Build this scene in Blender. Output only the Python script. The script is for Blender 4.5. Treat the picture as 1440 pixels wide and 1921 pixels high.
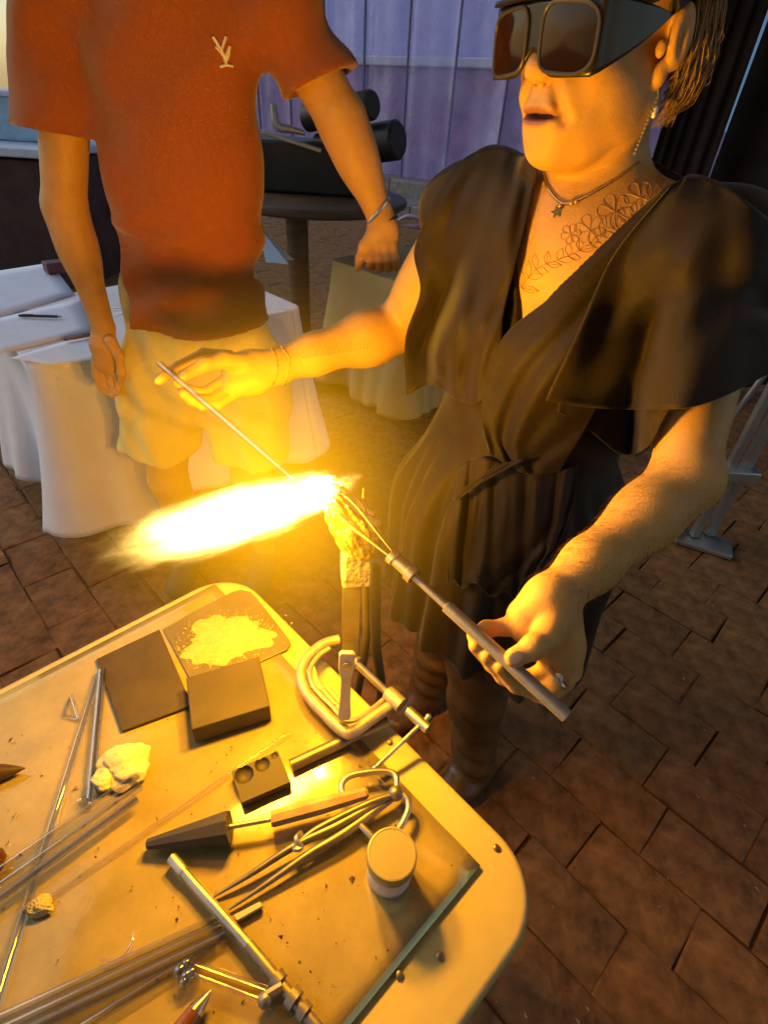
import bpy, bmesh, math, random
import numpy as np
from mathutils import Vector, Matrix
from mathutils.bvhtree import BVHTree

random.seed(7); RNG = np.random.default_rng(7)
scene = bpy.context.scene
COL = scene.collection
for o in list(bpy.data.objects): bpy.data.objects.remove(o)

# ------------------------------------------------------------------ camera
IW, IH, FPX = 1440.0, 1921.0, 1008.0          # photo size and focal length in photo pixels
PITCH, ROLL, CAMZ = math.radians(37.65), math.radians(3.72), 1.46
_f = np.array([0, math.cos(PITCH), -math.sin(PITCH)]); _r0 = np.array([1., 0, 0]); _u0 = np.cross(_r0, _f)
_r = math.cos(ROLL)*_r0 + math.sin(ROLL)*_u0; _u = -math.sin(ROLL)*_r0 + math.cos(ROLL)*_u0
CAM = np.array([0, 0, CAMZ])
cam_data = bpy.data.cameras.new('camera'); cam = bpy.data.objects.new('camera', cam_data); COL.objects.link(cam)
cam.matrix_world = Matrix(((_r[0], _u[0], -_f[0], 0), (_r[1], _u[1], -_f[1], 0), (_r[2], _u[2], -_f[2], CAMZ), (0, 0, 0, 1)))
cam_data.sensor_fit = 'VERTICAL'; cam_data.sensor_height = 24.0; cam_data.lens = FPX/IH*24.0
cam_data.clip_start = 0.02; cam_data.clip_end = 500
scene.camera = cam

# ------------------------------------------------------------------ sky, sun, exposure (dusk)
SUN_EL, SUN_AZ = math.radians(32.0), math.radians(285.0)
world = bpy.data.worlds.new('World'); scene.world = world; world.use_nodes = True
wn = world.node_tree.nodes; wl = world.node_tree.links
for n in list(wn): wn.remove(n)
sky = wn.new('ShaderNodeTexSky'); sky.sky_type = 'NISHITA'; sky.sun_disc = False
sky.sun_elevation = SUN_EL; sky.sun_rotation = SUN_AZ; sky.air_density = 1.6; sky.dust_density = 1.0; sky.ozone_density = 3.0
bg = wn.new('ShaderNodeBackground'); bg.inputs[1].default_value = SKY_STRENGTH = 0.112
wo = wn.new('ShaderNodeOutputWorld'); wl.new(sky.outputs[0], bg.inputs[0]); wl.new(bg.outputs[0], wo.inputs[0])
sun_d = bpy.data.lights.new('sun', 'SUN'); sun_d.energy = 0.5; sun_d.angle = math.radians(30); sun_d.color = (1, .84, .66)
sun = bpy.data.objects.new('sun', sun_d); COL.objects.link(sun)
sun.rotation_euler = Vector((-math.sin(SUN_AZ)*math.cos(SUN_EL), -math.cos(SUN_AZ)*math.cos(SUN_EL), -math.sin(SUN_EL))).to_track_quat('-Z', 'Y').to_euler()
vs = scene.view_settings
vs.view_transform = 'Standard'; vs.look = 'None'; vs.exposure = 0.0; vs.gamma = 1.0; vs.use_curve_mapping = False
scene.render.engine = 'CYCLES'
cy = scene.cycles; cy.use_denoising = True; cy.max_bounces = 6; cy.transparent_max_bounces = 16; cy.transmission_bounces = 10
cy.sample_clamp_indirect = 4.0; cy.caustics_reflective = False; cy.caustics_refractive = False; cy.volume_step_rate = 1.0
cy.use_adaptive_sampling = True; cy.adaptive_threshold = 0.035; cy.adaptive_min_samples = 24
cy.volume_max_steps = 12; cy.volume_bounces = 0
FLAME_COL = (1.0, 0.435, 0.001)
FLAME_W = 34

# ------------------------------------------------------------------ placing helpers: a sight line cut at a chosen depth or height
V3 = lambda *a: np.array(a, float)
def ray(px, py): return _f + (px-IW/2)/FPX*_r - (py-IH/2)/FPX*_u
def D(px, py, t): return CAM + ray(px, py)*t                 # at axial distance t
def Z(px, py, z): d = ray(px, py); return CAM + d*(z-CAMZ)/d[2]   # at height z
def Yp(px, py, y): d = ray(px, py); return CAM + d*y/d[1]    # at ground distance y
def proj(p):
    v = np.asarray(p, float)-CAM; t = v@_f
    return IW/2+FPX*(v@_r)/t, IH/2-FPX*(v@_u)/t, t
AZT = math.radians(45.7)
TA = V3(math.cos(AZT), math.sin(AZT), 0); TB = V3(-math.sin(AZT), math.cos(AZT), 0); UP = V3(0, 0, 1)

# ------------------------------------------------------------------ materials
MATS = {}
def mat(name, col, rough=.6, metal=0., var=.12, vscale=12., bump=.0, bscale=60., spec=.5, col2=None, sheen=0., coat=0., trans=0., ior=1.45, stretch=None, sss=0.):
    if name in MATS: return MATS[name]
    m = bpy.data.materials.new(name); m.use_nodes = True; nt = m.node_tree; N, L = nt.nodes, nt.links
    b = N['Principled BSDF']
    b.inputs['Roughness'].default_value = rough; b.inputs['Metallic'].default_value = metal
    b.inputs['Specular IOR Level'].default_value = spec; b.inputs['IOR'].default_value = ior
    b.inputs['Sheen Weight'].default_value = sheen; b.inputs['Coat Weight'].default_value = coat
    b.inputs['Transmission Weight'].default_value = trans
    if sss: b.inputs['Subsurface Weight'].default_value = sss; b.inputs['Subsurface Radius'].default_value = (.012, .004, .002); b.inputs['Subsurface Scale'].default_value = .5
    tc = N.new('ShaderNodeTexCoord'); src = tc.outputs['Object']
    if stretch:
        mp = N.new('ShaderNodeMapping'); mp.inputs['Scale'].default_value = stretch; L.new(src, mp.inputs[0]); src = mp.outputs[0]
    nz = N.new('ShaderNodeTexNoise'); nz.inputs['Scale'].default_value = vscale; nz.inputs['Detail'].default_value = 6; nz.inputs['Roughness'].default_value = .62
    L.new(src, nz.inputs['Vector'])
    mx = N.new('ShaderNodeMix'); mx.data_type = 'RGBA'
    c = np.array(col); c2 = np.array(col2) if col2 is not None else np.clip(c*(1+var*1.6), 0, 1)
    c1 = c if col2 is not None else c*(1-var*1.6)
    mx.inputs[6].default_value = (*c1, 1); mx.inputs[7].default_value = (*c2, 1)
    mr = N.new('ShaderNodeMapRange'); mr.inputs[1].default_value = .3; mr.inputs[2].default_value = .7
    L.new(nz.outputs[0], mr.inputs[0]); L.new(mr.outputs[0], mx.inputs[0]); L.new(mx.outputs[2], b.inputs['Base Color'])
    rr = N.new('ShaderNodeMapRange'); rr.inputs[3].default_value = max(.02, rough-.1); rr.inputs[4].default_value = min(1, rough+.12)
    L.new(nz.outputs[0], rr.inputs[0]); L.new(rr.outputs[0], b.inputs['Roughness'])
    if bump:
        n2 = N.new('ShaderNodeTexNoise'); n2.inputs['Scale'].default_value = bscale; n2.inputs['Detail'].default_value = 5
        L.new(src, n2.inputs['Vector'])
        bp = N.new('ShaderNodeBump'); bp.inputs['Strength'].default_value = bump; bp.inputs['Distance'].default_value = .01
        L.new(n2.outputs[0], bp.inputs['Height']); L.new(bp.outputs[0], b.inputs['Normal'])
    MATS[name] = m; return m
def glass(name, col=(.86, .86, .84), rough=.025, ior=1.47):
    if name in MATS: return MATS[name]
    m = bpy.data.materials.new(name); m.use_nodes = True; nt = m.node_tree; N, L = nt.nodes, nt.links
    for n in list(N): N.remove(n)
    out = N.new('ShaderNodeOutputMaterial'); mix = N.new('ShaderNodeMixShader'); tr = N.new('ShaderNodeBsdfTransparent'); b = N.new('ShaderNodeBsdfGlossy')
    tr.inputs[0].default_value = (*col, 1); b.inputs['Roughness'].default_value = rough; lw = N.new('ShaderNodeLayerWeight'); lw.inputs[0].default_value = .5; pw_ = N.new('ShaderNodeMath'); pw_.operation = 'POWER'; pw_.inputs[1].default_value = 3.0; fr = N.new('ShaderNodeMapRange'); fr.inputs[3].default_value = .10; fr.inputs[4].default_value = .9
    L.new(lw.outputs['Facing'], pw_.inputs[0]); L.new(pw_.outputs[0], fr.inputs[0]); L.new(fr.outputs[0], mix.inputs[0]); L.new(tr.outputs[0], mix.inputs[1]); L.new(b.outputs[0], mix.inputs[2]); L.new(mix.outputs[0], out.inputs[0])
    nz = N.new('ShaderNodeTexNoise'); nz.inputs['Scale'].default_value = 30; tc = N.new('ShaderNodeTexCoord'); L.new(tc.outputs['Object'], nz.inputs[0])
    bp = N.new('ShaderNodeBump'); bp.inputs['Strength'].default_value = .012; L.new(nz.outputs[0], bp.inputs['Height']); L.new(bp.outputs[0], b.inputs['Normal'])
    MATS[name] = m; return m

# ------------------------------------------------------------------ mesh helpers
def nrm(v): v = np.asarray(v, float); return v/(np.linalg.norm(v)+1e-12)
def frame_of(d, hint=None):
    d = nrm(d); h = V3(0, 0, 1) if hint is None else np.asarray(hint, float)
    if abs(d@nrm(h)) > .98: h = V3(1, 0, 0)
    a = nrm(np.cross(d, h)); return a, np.cross(a, d), d
def catmull(P, n):
    P = np.asarray(P, float); k = len(P)
    if k == 2: return P[0]+(P[1]-P[0])*np.linspace(0, 1, n)[:, None]
    u = np.linspace(0, k-1, n); i = np.minimum(u.astype(int), k-2); t = (u-i)[:, None]
    g = lambda j: np.where((j < 0)[:, None], 2*P[0]-P[1], np.where((j >= k)[:, None], 2*P[-1]-P[-2], P[np.clip(j, 0, k-1)]))
    p0, p1, p2, p3 = g(i-1), g(i), g(i+1), g(i+2)
    return .5*(2*p1+(p2-p0)*t+(2*p0-5*p1+4*p2-p3)*t*t+(3*p1-p0-3*p2+p3)*t**3)
class MB:
    def __init__(s): s.v = []; s.f = []; s.n = 0
    def add(s, v, f):
        v = np.asarray(v, float); s.v.append(v); s.f += [tuple(int(i)+s.n for i in q) for q in f]; s.n += len(v); return s
    def box(s, c, size, ax=None):
        a = np.eye(3) if ax is None else np.array(ax, float)
        h = np.asarray(size, float)/2; c = np.asarray(c, float)
        v = [c+a[0]*h[0]*x+a[1]*h[1]*y+a[2]*h[2]*z for z in (-1, 1) for y in (-1, 1) for x in (-1, 1)]
        return s.add(v, [(0, 2, 3, 1), (4, 5, 7, 6), (0, 1, 5, 4), (2, 6, 7, 3), (0, 4, 6, 2), (1, 3, 7, 5)])
    def tube(s, P, r, seg=10, cap=True, flat=1.0, hint=None, smooth_n=None, twist=0.):
        P = np.asarray(P, float)
        if smooth_n:
            rr = np.atleast_1d(r).astype(float)
            if len(rr) == len(P): r = np.interp(np.linspace(0, len(P)-1, smooth_n), np.arange(len(P)), rr)
            P = catmull(P, smooth_n)
        n = len(P); r = np.broadcast_to(np.asarray(r, float), (n,)) if np.ndim(r) == 0 or len(np.atleast_1d(r)) != n else np.asarray(r, float)
        T = np.gradient(P, axis=0); a, b, _ = frame_of(T[0], hint); V = []
        ang = np.linspace(0, 2*math.pi, seg, endpoint=False)+twist
        for i in range(n):
            t = nrm(T[i]); a = nrm(a-t*(a@t)); b = np.cross(t, a)
            V.append(P[i]+r[i]*(np.cos(ang)[:, None]*a+flat*np.sin(ang)[:, None]*b))
        V = np.concatenate(V); F = []
        for i in range(n-1):
            for j in range(seg):
                k = (j+1) % seg; F.append((i*seg+j, i*seg+k, (i+1)*seg+k, (i+1)*seg+j))
        if cap: F.append(tuple(range(seg-1, -1, -1))); F.append(tuple((n-1)*seg+j for j in range(seg)))
        return s.add(V, F)
    def lathe(s, prof, c, axis=(0, 0, 1), seg=32, hint=None):
        a, b, d = frame_of(axis, hint); c = np.asarray(c, float); V = []; F = []; n = len(prof)
        for r, h in prof:
            for j in range(seg):
                q = 2*math.pi*j/seg; V.append(c+d*h+r*(math.cos(q)*a+math.sin(q)*b))
        for i in range(n-1):
            for j in range(seg):
                k = (j+1) % seg; F.append((i*seg+j, i*seg+k, (i+1)*seg+k, (i+1)*seg+j))
        if prof[0][0] > 1e-5: F.append(tuple(range(seg-1, -1, -1)))
        if prof[-1][0] > 1e-5: F.append(tuple((n-1)*seg+j for j in range(seg)))
        return s.add(V, F)
    def prism(s, out, ext):
        out = np.asarray(out, float); n = len(out); ext = np.asarray(ext, float)
        V = np.concatenate([out, out+ext]); F = [tuple(range(n-1, -1, -1)), tuple(range(n, 2*n))]
        F += [(i, (i+1) % n, n+(i+1) % n, n+i) for i in range(n)]
        return s.add(V, F)
    def grid(s, G):
        G = np.asarray(G, float); a, b = G.shape[:2]
        return s.add(G.reshape(-1, 3), [(i*b+j, i*b+j+1, (i+1)*b+j+1, (i+1)*b+j) for i in range(a-1) for j in range(b-1)])
    def ball(s, c, r, seg=16, rings=10, jit=0., ax=None):
        r = np.broadcast_to(np.asarray(r, float), (3,)); a = np.eye(3) if ax is None else np.array(ax, float); V = []; F = []
        for i in range(rings+1):
            th = math.pi*i/rings
            for j in range(seg):
                ph = 2*math.pi*j/seg; k = 1+jit*RNG.normal()
                q = V3(math.sin(th)*math.cos(ph), math.sin(th)*math.sin(ph), math.cos(th))*r*k; V.append(np.asarray(c)+q@a)
        for i in range(rings):
            for j in range(seg):
                k = (j+1) % seg; F.append((i*seg+j, (i+1)*seg+j, (i+1)*seg+k, i*seg+k))
        return s.add(V, F)
def make_obj(name, V, F, m, parent=None, smooth=True, bevel=0., subsurf=0, solid=0., loc=None, autosm=None):
    V = np.asarray(V, float)
    base = V3(*parent['_w']) if parent is not None else (np.asarray(loc, float) if loc is not None else V.mean(0))
    me = bpy.data.meshes.new(name); me.from_pydata((V-base).tolist(), [], F); me.update()
    if smooth: me.polygons.foreach_set('use_smooth', [True]*len(me.polygons))
    if m is not None: me.materials.append(m)
    o = bpy.data.objects.new(name, me); COL.objects.link(o)
    if parent is not None:
        o.parent = parent; o['_w'] = list(map(float, base))
    else: o.location = base; o['_w'] = list(map(float, base))
    bmf = bmesh.new(); bmf.from_mesh(me)
    if not (solid): bmesh.ops.recalc_face_normals(bmf, faces=bmf.faces)
    bmf.to_mesh(me); bmf.free()
    if solid:
        md = o.modifiers.new('thick', 'SOLIDIFY'); md.thickness = solid; md.offset = 0
    if bevel:
        md = o.modifiers.new('bevel', 'BEVEL'); md.width = bevel; md.segments = 2; md.limit_method = 'ANGLE'; md.angle_limit = math.radians(40)
    if subsurf:
        md = o.modifiers.new('sub', 'SUBSURF'); md.levels = subsurf; md.render_levels = subsurf
    if smooth and not solid:
        try: me.set_sharp_from_angle(angle=autosm if autosm else math.radians(42))
        except Exception: pass
    return o
def obj(name, mb, m, parent=None, **k): return make_obj(name, np.concatenate(mb.v), mb.f, m, parent, **k)
def tag(o, label=None, cat=None, group=None, kind=None):
    if label: o['label'] = label
    if cat: o['category'] = cat
    if group: o['group'] = group
    if kind: o['kind'] = kind
    return o
def thing(name, label, cat, loc, group=None):
    o = bpy.data.objects.new(name, None); COL.objects.link(o); o.location = tuple(loc); o['_w'] = [float(x) for x in loc]
    o.empty_display_size = .05
    return tag(o, label, cat, group)
def bvh_of(*objs):
    V = []; F = []; n = 0
    for o in objs:
        b = V3(*o['_w']); vv = np.empty(len(o.data.vertices)*3); o.data.vertices.foreach_get('co', vv)
        V += (vv.reshape(-1, 3)+b).tolist(); F += [[i+n for i in p.vertices] for p in o.data.polygons]; n = len(V)
    return BVHTree.FromPolygons(V, F)
def hit(bvh, px, py, off=0., default=None):
    d = nrm(ray(px, py)); h = bvh.ray_cast(Vector(CAM), Vector(d))
    if h[0] is None: return default
    return np.array(h[0])+off*np.array(h[1])*(1 if np.array(h[1])@d < 0 else -1)
# ------------------------------------------------------------------ bodies: smooth blends of capsules and ellipsoids, meshed with surface nets
class Body:
    def __init__(s): s.p = []
    def cap(s, a, b, ra, rb, k=.02, flat=None, fs=1., sub=False): s.p.append(('c', np.asarray(a, float), np.asarray(b, float), ra, rb, k, flat, fs, sub)); return s
    def chain(s, P, R, k=.02, **q):
        for i in range(len(P)-1): s.cap(P[i], P[i+1], R[i], R[i+1], k, **q)
        return s
    def ell(s, c, r, ax=None, k=.02, sub=False): s.p.append(('e', np.asarray(c, float), np.asarray(r, float), np.eye(3) if ax is None else np.array(ax, float), 0, k, None, 1., sub)); return s
    def field(s, lo, h, n, inflate=0.):
        f = np.full(n, 1e3, np.float32)
        for q in s.p:
            k = q[5]
            if q[0] == 'c':
                R = max(q[3], q[4])*max(1, q[7]); bl = np.minimum(q[1], q[2])-R; bh = np.maximum(q[1], q[2])+R
            else:
                R = float(max(q[2])); bl = q[1]-R; bh = q[1]+R
            m = k*1.5+abs(inflate)+3*h
            i0 = np.maximum(np.floor((bl-m-lo)/h).astype(int), 0); i1 = np.minimum(np.ceil((bh+m-lo)/h).astype(int)+1, n)
            if (i1 <= i0).any(): continue
            X, Y, Zz = [((lo[a]+h*np.arange(i0[a], i1[a]))).astype(np.float32) for a in range(3)]
            P = np.stack(np.meshgrid(X, Y, Zz, indexing='ij'), -1)
            if q[0] == 'c':
                ab = (q[2]-q[1]).astype(np.float32); pa = P-q[1].astype(np.float32); t = np.clip((pa@ab)/max(1e-9, float(ab@ab)), 0, 1)
                r = pa-t[..., None]*ab
                if q[6] is not None:
                    nn = nrm(q[6]).astype(np.float32); c = r@nn; r = r-(c*(1-1/q[7]))[..., None]*nn
                d = np.sqrt((r*r).sum(-1))-(q[3]+(q[4]-q[3])*t)
            else:
                l = (P-q[1].astype(np.float32))@q[3].T.astype(np.float32); rr = q[2].astype(np.float32)
                k0 = np.sqrt(((l/rr)**2).sum(-1)); k1 = np.sqrt(((l/rr**2)**2).sum(-1))+1e-6; d = k0*(k0-1)/k1
            d = d-inflate
            sl = tuple(slice(i0[a], i1[a]) for a in range(3)); F0 = f[sl]
            if q[8]:
                hh = np.maximum(k-np.abs(F0+d), 0)/k; f[sl] = np.maximum(F0, -d)+hh*hh*k*.25
            else:
                hh = np.maximum(k-np.abs(F0-d), 0)/k; f[sl] = np.minimum(F0, d)-hh*hh*k*.25
        return f
def nets(f, lo, h, skip=None):
    ins = f < 0; n = np.array(f.shape)-1
    s = np.zeros(tuple(n), np.int8)
    for a in (0, 1):
        for b in (0, 1):
            for c in (0, 1): s += ins[a:a+n[0], b:b+n[1], c:c+n[2]]
    act = (s > 0) & (s < 8)
    if skip is not None:
        for bl, bh in skip:
            i0 = np.clip(np.ceil((np.asarray(bl)-lo)/h).astype(int)+1, 0, n); i1 = np.clip(np.floor((np.asarray(bh)-lo)/h).astype(int)-2, 0, n)
            if (i1 > i0).all(): act[i0[0]:i1[0], i0[1]:i1[1], i0[2]:i1[2]] = False
    I, J, K = np.nonzero(act); m = len(I)
    idx = np.full(tuple(n), -1, np.int32); idx[I, J, K] = np.arange(m)
    acc = np.zeros((m, 3)); cnt = np.zeros(m)
    C8 = [(a, b, c) for a in (0, 1) for b in (0, 1) for c in (0, 1)]
    for p in C8:
        for ax in range(3):
            if p[ax]: continue
            q = list(p); q[ax] = 1
            fa = f[I+p[0], J+p[1], K+p[2]].astype(float); fb = f[I+q[0], J+q[1], K+q[2]].astype(float)
            cr = (fa < 0) != (fb < 0); t = np.where(cr, fa/np.where(cr, fa-fb, 1), 0)
            pt = np.tile(np.array(p, float), (m, 1)); pt[:, ax] += t
            acc += pt*cr[:, None]; cnt += cr
    V = lo+h*(np.stack([I, J, K], 1)+acc/np.maximum(cnt, 1)[:, None])
    Q = []
    for ax in range(3):
        o1, o2 = (ax+1) % 3, (ax+2) % 3
        sa = [slice(None)]*3; sb = [slice(None)]*3; sa[ax] = slice(0, -1); sb[ax] = slice(1, None)
        A = ins[tuple(sa)]; B = ins[tuple(sb)]; cr = A != B
        P = np.stack(np.nonzero(cr), 1); ok = (P[:, o1] > 0) & (P[:, o2] > 0) & (P[:, o1] < n[o1]) & (P[:, o2] < n[o2]); P = P[ok]
        if not len(P): continue
        e1 = np.zeros(3, int); e1[o1] = 1; e2 = np.zeros(3, int); e2[o2] = 1
        g = lambda X: idx[X[:, 0], X[:, 1], X[:, 2]]
        q = np.stack([g(P-e1-e2), g(P-e2), g(P), g(P-e1)], 1)
        fl = ~A[tuple(P.T)]; q[fl] = q[fl][:, ::-1]
        Q.append(q[(q >= 0).all(1)])
    return V, np.concatenate(Q)
def mesh_body(B, lo, hi, h, fine=(), post=None, inflate=0.):
    lo = np.asarray(lo, float); hi = np.asarray(hi, float)
    Vs = []; Fs = []; n0 = 0
    for (bl, bh, hh, sk) in [(lo, hi, h, [(b[0], b[1]) for b in fine] or None)]+[(np.asarray(b[0], float), np.asarray(b[1], float), b[2], None) for b in fine]:
        n = np.ceil((bh-bl)/hh).astype(int)+1
        f = B.field(bl, hh, tuple(n), inflate)
        if post is not None: f = post(f, bl, hh)
        V, Q = nets(f, bl, hh, sk); Vs.append(V); Fs.append(Q+n0); n0 += len(V)
    return np.concatenate(Vs), [tuple(map(int, q)) for q in np.concatenate(Fs)]
def gridpts(lo, h, shape): return np.stack(np.meshgrid(*[lo[a]+h*np.arange(shape[a]) for a in range(3)], indexing='ij'), -1)
# ================================================================== the setting
M_ground = mat('mortar', (.10, .055, .028), .95, bump=.4, bscale=40)
g = MB(); g.add([(-26, -8, -.012), (26, -8, -.012), (26, 34, -.012), (-26, 34, -.012)], [(0, 1, 2, 3)])
ground = obj('ground', g, M_ground, loc=(0, 0, 0)); tag(ground, 'brown brick paving of the courtyard floor', kind='structure')
M_pav = [mat('paver_%d' % i, c, .8, var=.34, vscale=16, bump=.6, bscale=30, spec=.25) for i, c in enumerate([(.235, .112, .040), (.215, .102, .037), (.25, .120, .043), (.20, .100, .038), (.235, .117, .046)])]
PL, PW = .262, .168
def paver_mesh(k):
    r = random.Random(k); l, w, h, c = PL/2-.0022, PW/2-.0022, .05, .0045
    V = []; 
    for z, ins in ((-h, 0), (-c, 0), (0, c)):
        for sx, sy in ((-1, -1), (1, -1), (1, 1), (-1, 1)):
            V.append((sx*(l-ins)+r.uniform(-.005, .005), sy*(w-ins)+r.uniform(-.005, .005), z+r.uniform(-.003, .001)))
    V.append((0, 0, .002+r.uniform(-.001, .002)))
    F = [(i, (i+1) % 4, 4+(i+1) % 4, 4+i) for i in range(4)]+[(4+i, 4+(i+1) % 4, 8+(i+1) % 4, 8+i) for i in range(4)]+[(8+i, 8+(i+1) % 4, 12) for i in range(4)]
    me = bpy.data.meshes.new('paver'); me.from_pydata(V, [], F); me.update(); me.materials.append(M_pav[k % 5]); return me
PMESH = [paver_mesh(k) for k in range(15)]
cells = []
o0 = Z(1157, 1720, 0)
for i in range(-60, 70):
    for j in range(-46, 46):
        p = o0+TA*((i+.5)*PW)+TB*((j+(.5 if i % 2 else 0)+.13*math.sin(i*2.3))*PL)
        if not (-5.5 < p[0] < 5.5 and -.2 < p[1] < 10.5): continue
        x, y, t = proj(p)
        if t < .3: continue
        vis = -40 < x < 1480 and -20 < y < 1960
        tbl = -.1 < (p-Z(985, 1640, .76))@TB < .85 and (p-Z(985, 1640, .76))@TA < 0
        cells.append(((0 if vis and not (x < 860 and y > 1090) else 1), t, p, (i*7+j*13) % 15))
cells.sort(key=lambda c: (c[0], c[1]))
rest = MB()
for n, (v, t, p, k) in enumerate(cells):
    a = AZT+math.pi/2+random.gauss(0, .012); tx, ty = random.gauss(0, .005), random.gauss(0, .005); dz = random.uniform(-.004, .002)
    if n < 300:
        o = bpy.data.objects.new('paver', PMESH[k]); COL.objects.link(o); o.parent = ground
        o.location = (p[0], p[1], dz); o.rotation_euler = (tx, ty, a)
    else:
        ca, sa = math.cos(a), math.sin(a); me = PMESH[k]
        V = np.array([v_.co[:] for v_ in me.vertices]); V = V@np.array([[ca, sa, 0], [-sa, ca, 0], [0, 0, 1]])+p+V3(0, 0, dz)
        rest.add(V, [tuple(q.vertices) for q in me.polygons][4:])
pr_ = obj('paving', rest, M_pav[0], ground, smooth=False); pr_['kind'] = 'stuff'

# ------------------------------------------------------------------ back of the tent: low wall, plastic strips, kerbs
M_mauve = mat('mauve_render', (.46, .27, .42), .85, var=.2, vscale=3, bump=.4, bscale=14)
M_pale = mat('pale_lavender', (.48, .48, .92), .7, var=.12, vscale=2.5)
M_white = mat('white_paint', (.75, .75, .78), .6, var=.06)
M_seam = mat('seam_tape', (.16, .13, .22), .6)
M_kerb = mat('kerb_stone', (.24, .20, .19), .85, var=.2, bump=.4)
WD = nrm(V3(.80, -.60, 0)); WN = V3(-.6, -.8, 0)            # wall runs this way, faces this way
W0 = Z(772, 330, .42)
def wallpt(s, out, z): p = W0+WD*s+WN*out; return V3(p[0], p[1], z)
wl_ = thing('low_wall', 'mauve rendered low wall with pale coping behind the plastic tent strips', 'wall', wallpt(0, 0, 0))
b = MB(); b.box(wallpt(0, -.2, .9), (26, .3, 1.9), (WD, WN, UP)); obj('wall_body', b, M_mauve, wl_, bevel=.02)
b = MB(); b.box(wallpt(0, -.18, 1.91), (26, .42, .12), (WD, WN, UP)); obj('coping', b, M_white, wl_, bevel=.02)
fac = thing('facade', 'pale lavender building front seen through plastic above the low wall', 'building', wallpt(0, -3, 0))
b = MB(); b.box(wallpt(0, -3.3, 2.4), (30, .3, 4.9), (WD, WN, UP)); obj('wall', b, M_pale, fac)
m = bpy.data.materials.new('clear_plastic'); m.use_nodes = True; nt = m.node_tree
for n in list(nt.nodes): nt.nodes.remove(n)
out = nt.nodes.new('ShaderNodeOutputMaterial'); mix = nt.nodes.new('ShaderNodeMixShader'); tr = nt.nodes.new('ShaderNodeBsdfTransparent'); pb = nt.nodes.new('ShaderNodeBsdfPrincipled')
tr.inputs[0].default_value = (.93, .92, .98, 1); pb.inputs['Base Color'].default_value = (.50, .52, .92, 1); pb.inputs['Roughness'].default_value = .22
nz = nt.nodes.new('ShaderNodeTexNoise'); nz.inputs['Scale'].default_value = 1.4; nz.inputs['Detail'].default_value = 5
tcn = nt.nodes.new('ShaderNodeTexCoord'); nt.links.new(tcn.outputs['Object'], nz.inputs[0])
mr = nt.nodes.new('ShaderNodeMapRange'); mr.inputs[1].default_value = .35; mr.inputs[2].default_value = .75; mr.inputs[3].default_value = .18; mr.inputs[4].default_value = .62
nt.links.new(nz.outputs[0], mr.inputs[0]); nt.links.new(mr.outputs[0], mix.inputs[0]); nt.links.new(tr.outputs[0], mix.inputs[1]); nt.links.new(pb.outputs[0], mix.inputs[2]); nt.links.new(mix.outputs[0], out.inputs[0])
M_plastic = m
cur = thing('tent_wall', 'clear plastic tent wall of hanging strips with dark seams', 'tent wall', wallpt(0, .25, 0))
for k in range(-9, 12):
    G = []
    for i in range(13):
        row = []
        for j in range(11):
            s = k*.86+.86*j/10; w = .05*math.sin(j/10*math.pi*2+k*1.7+.5*i/12)+.03*math.sin(j*1.3+k)
            row.append(wallpt(s, .25+w*(1-.3*i/12), .42+4.4*i/12))
        G.append(row)
    b = MB(); b.grid(G); p_ = obj('plastic_strip', b, M_plastic, cur)
    b = MB(); b.tube([wallpt(k*.86, .30, .42), wallpt(k*.86, .30, 4.8)], .022, 6); obj('seam', b, M_seam, cur)
kb = thing('kerb', 'stone kerb step running along the foot of the tent wall', 'kerb', wallpt(0, .4, 0)); tag(kb, kind='structure')
for s in range(-10, 9):
    b = MB(); b.box(wallpt(s*1.2+.6, .35, .2), (1.19, .5, .42), (WD, WN, UP)); obj('kerb_stone', b, M_kerb, kb, bevel=.02)
    b = MB(); b.box(wallpt(s*1.2+.3, .9, .08), (1.19, .6, .2), (WD, WN, UP)); obj('kerb_stone', b, M_kerb, kb, bevel=.02)
# ------------------------------------------------------------------ canvas canopy added out of frame to cut sky light and bounce flame light
M_canvas = mat('sky_block_canvas', (.46, .36, .24), .9, var=.08, vscale=3)
can = thing('sky_block_canopy', 'unseen beige canvas canopy added to keep sky light off the workbench and the two people', 'canopy', (1.6, 0, 0))
G = []
for i in range(13):
    G.append([(-1.15+3.7*i/12, -3.2+7.2*j/12, 2.75-.10*math.sin(i/12*math.pi)*math.sin(j/12*math.pi)+.25*(1-abs(i/6-1))) for j in range(13)])
b = MB(); b.grid(G); obj('sky_block_roof', b, M_canvas, can, solid=.004)
G = [[(-1.15+3.7*i/12, -3.2+.03*math.sin(i*2.1), .05+2.7*j/8) for j in range(9)] for i in range(13)]
b = MB(); b.grid(G); obj('sky_block_back', b, M_canvas, can, solid=.004)
for (x_, y_) in ((-1.15, -3.15), (2.5, -3.15), (2.5, 3.95)):
    b = MB(); b.tube([(x_, y_, .003), (x_, y_, 2.74)], .02, 10); obj('pole', b, M_kerb, can)
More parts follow.
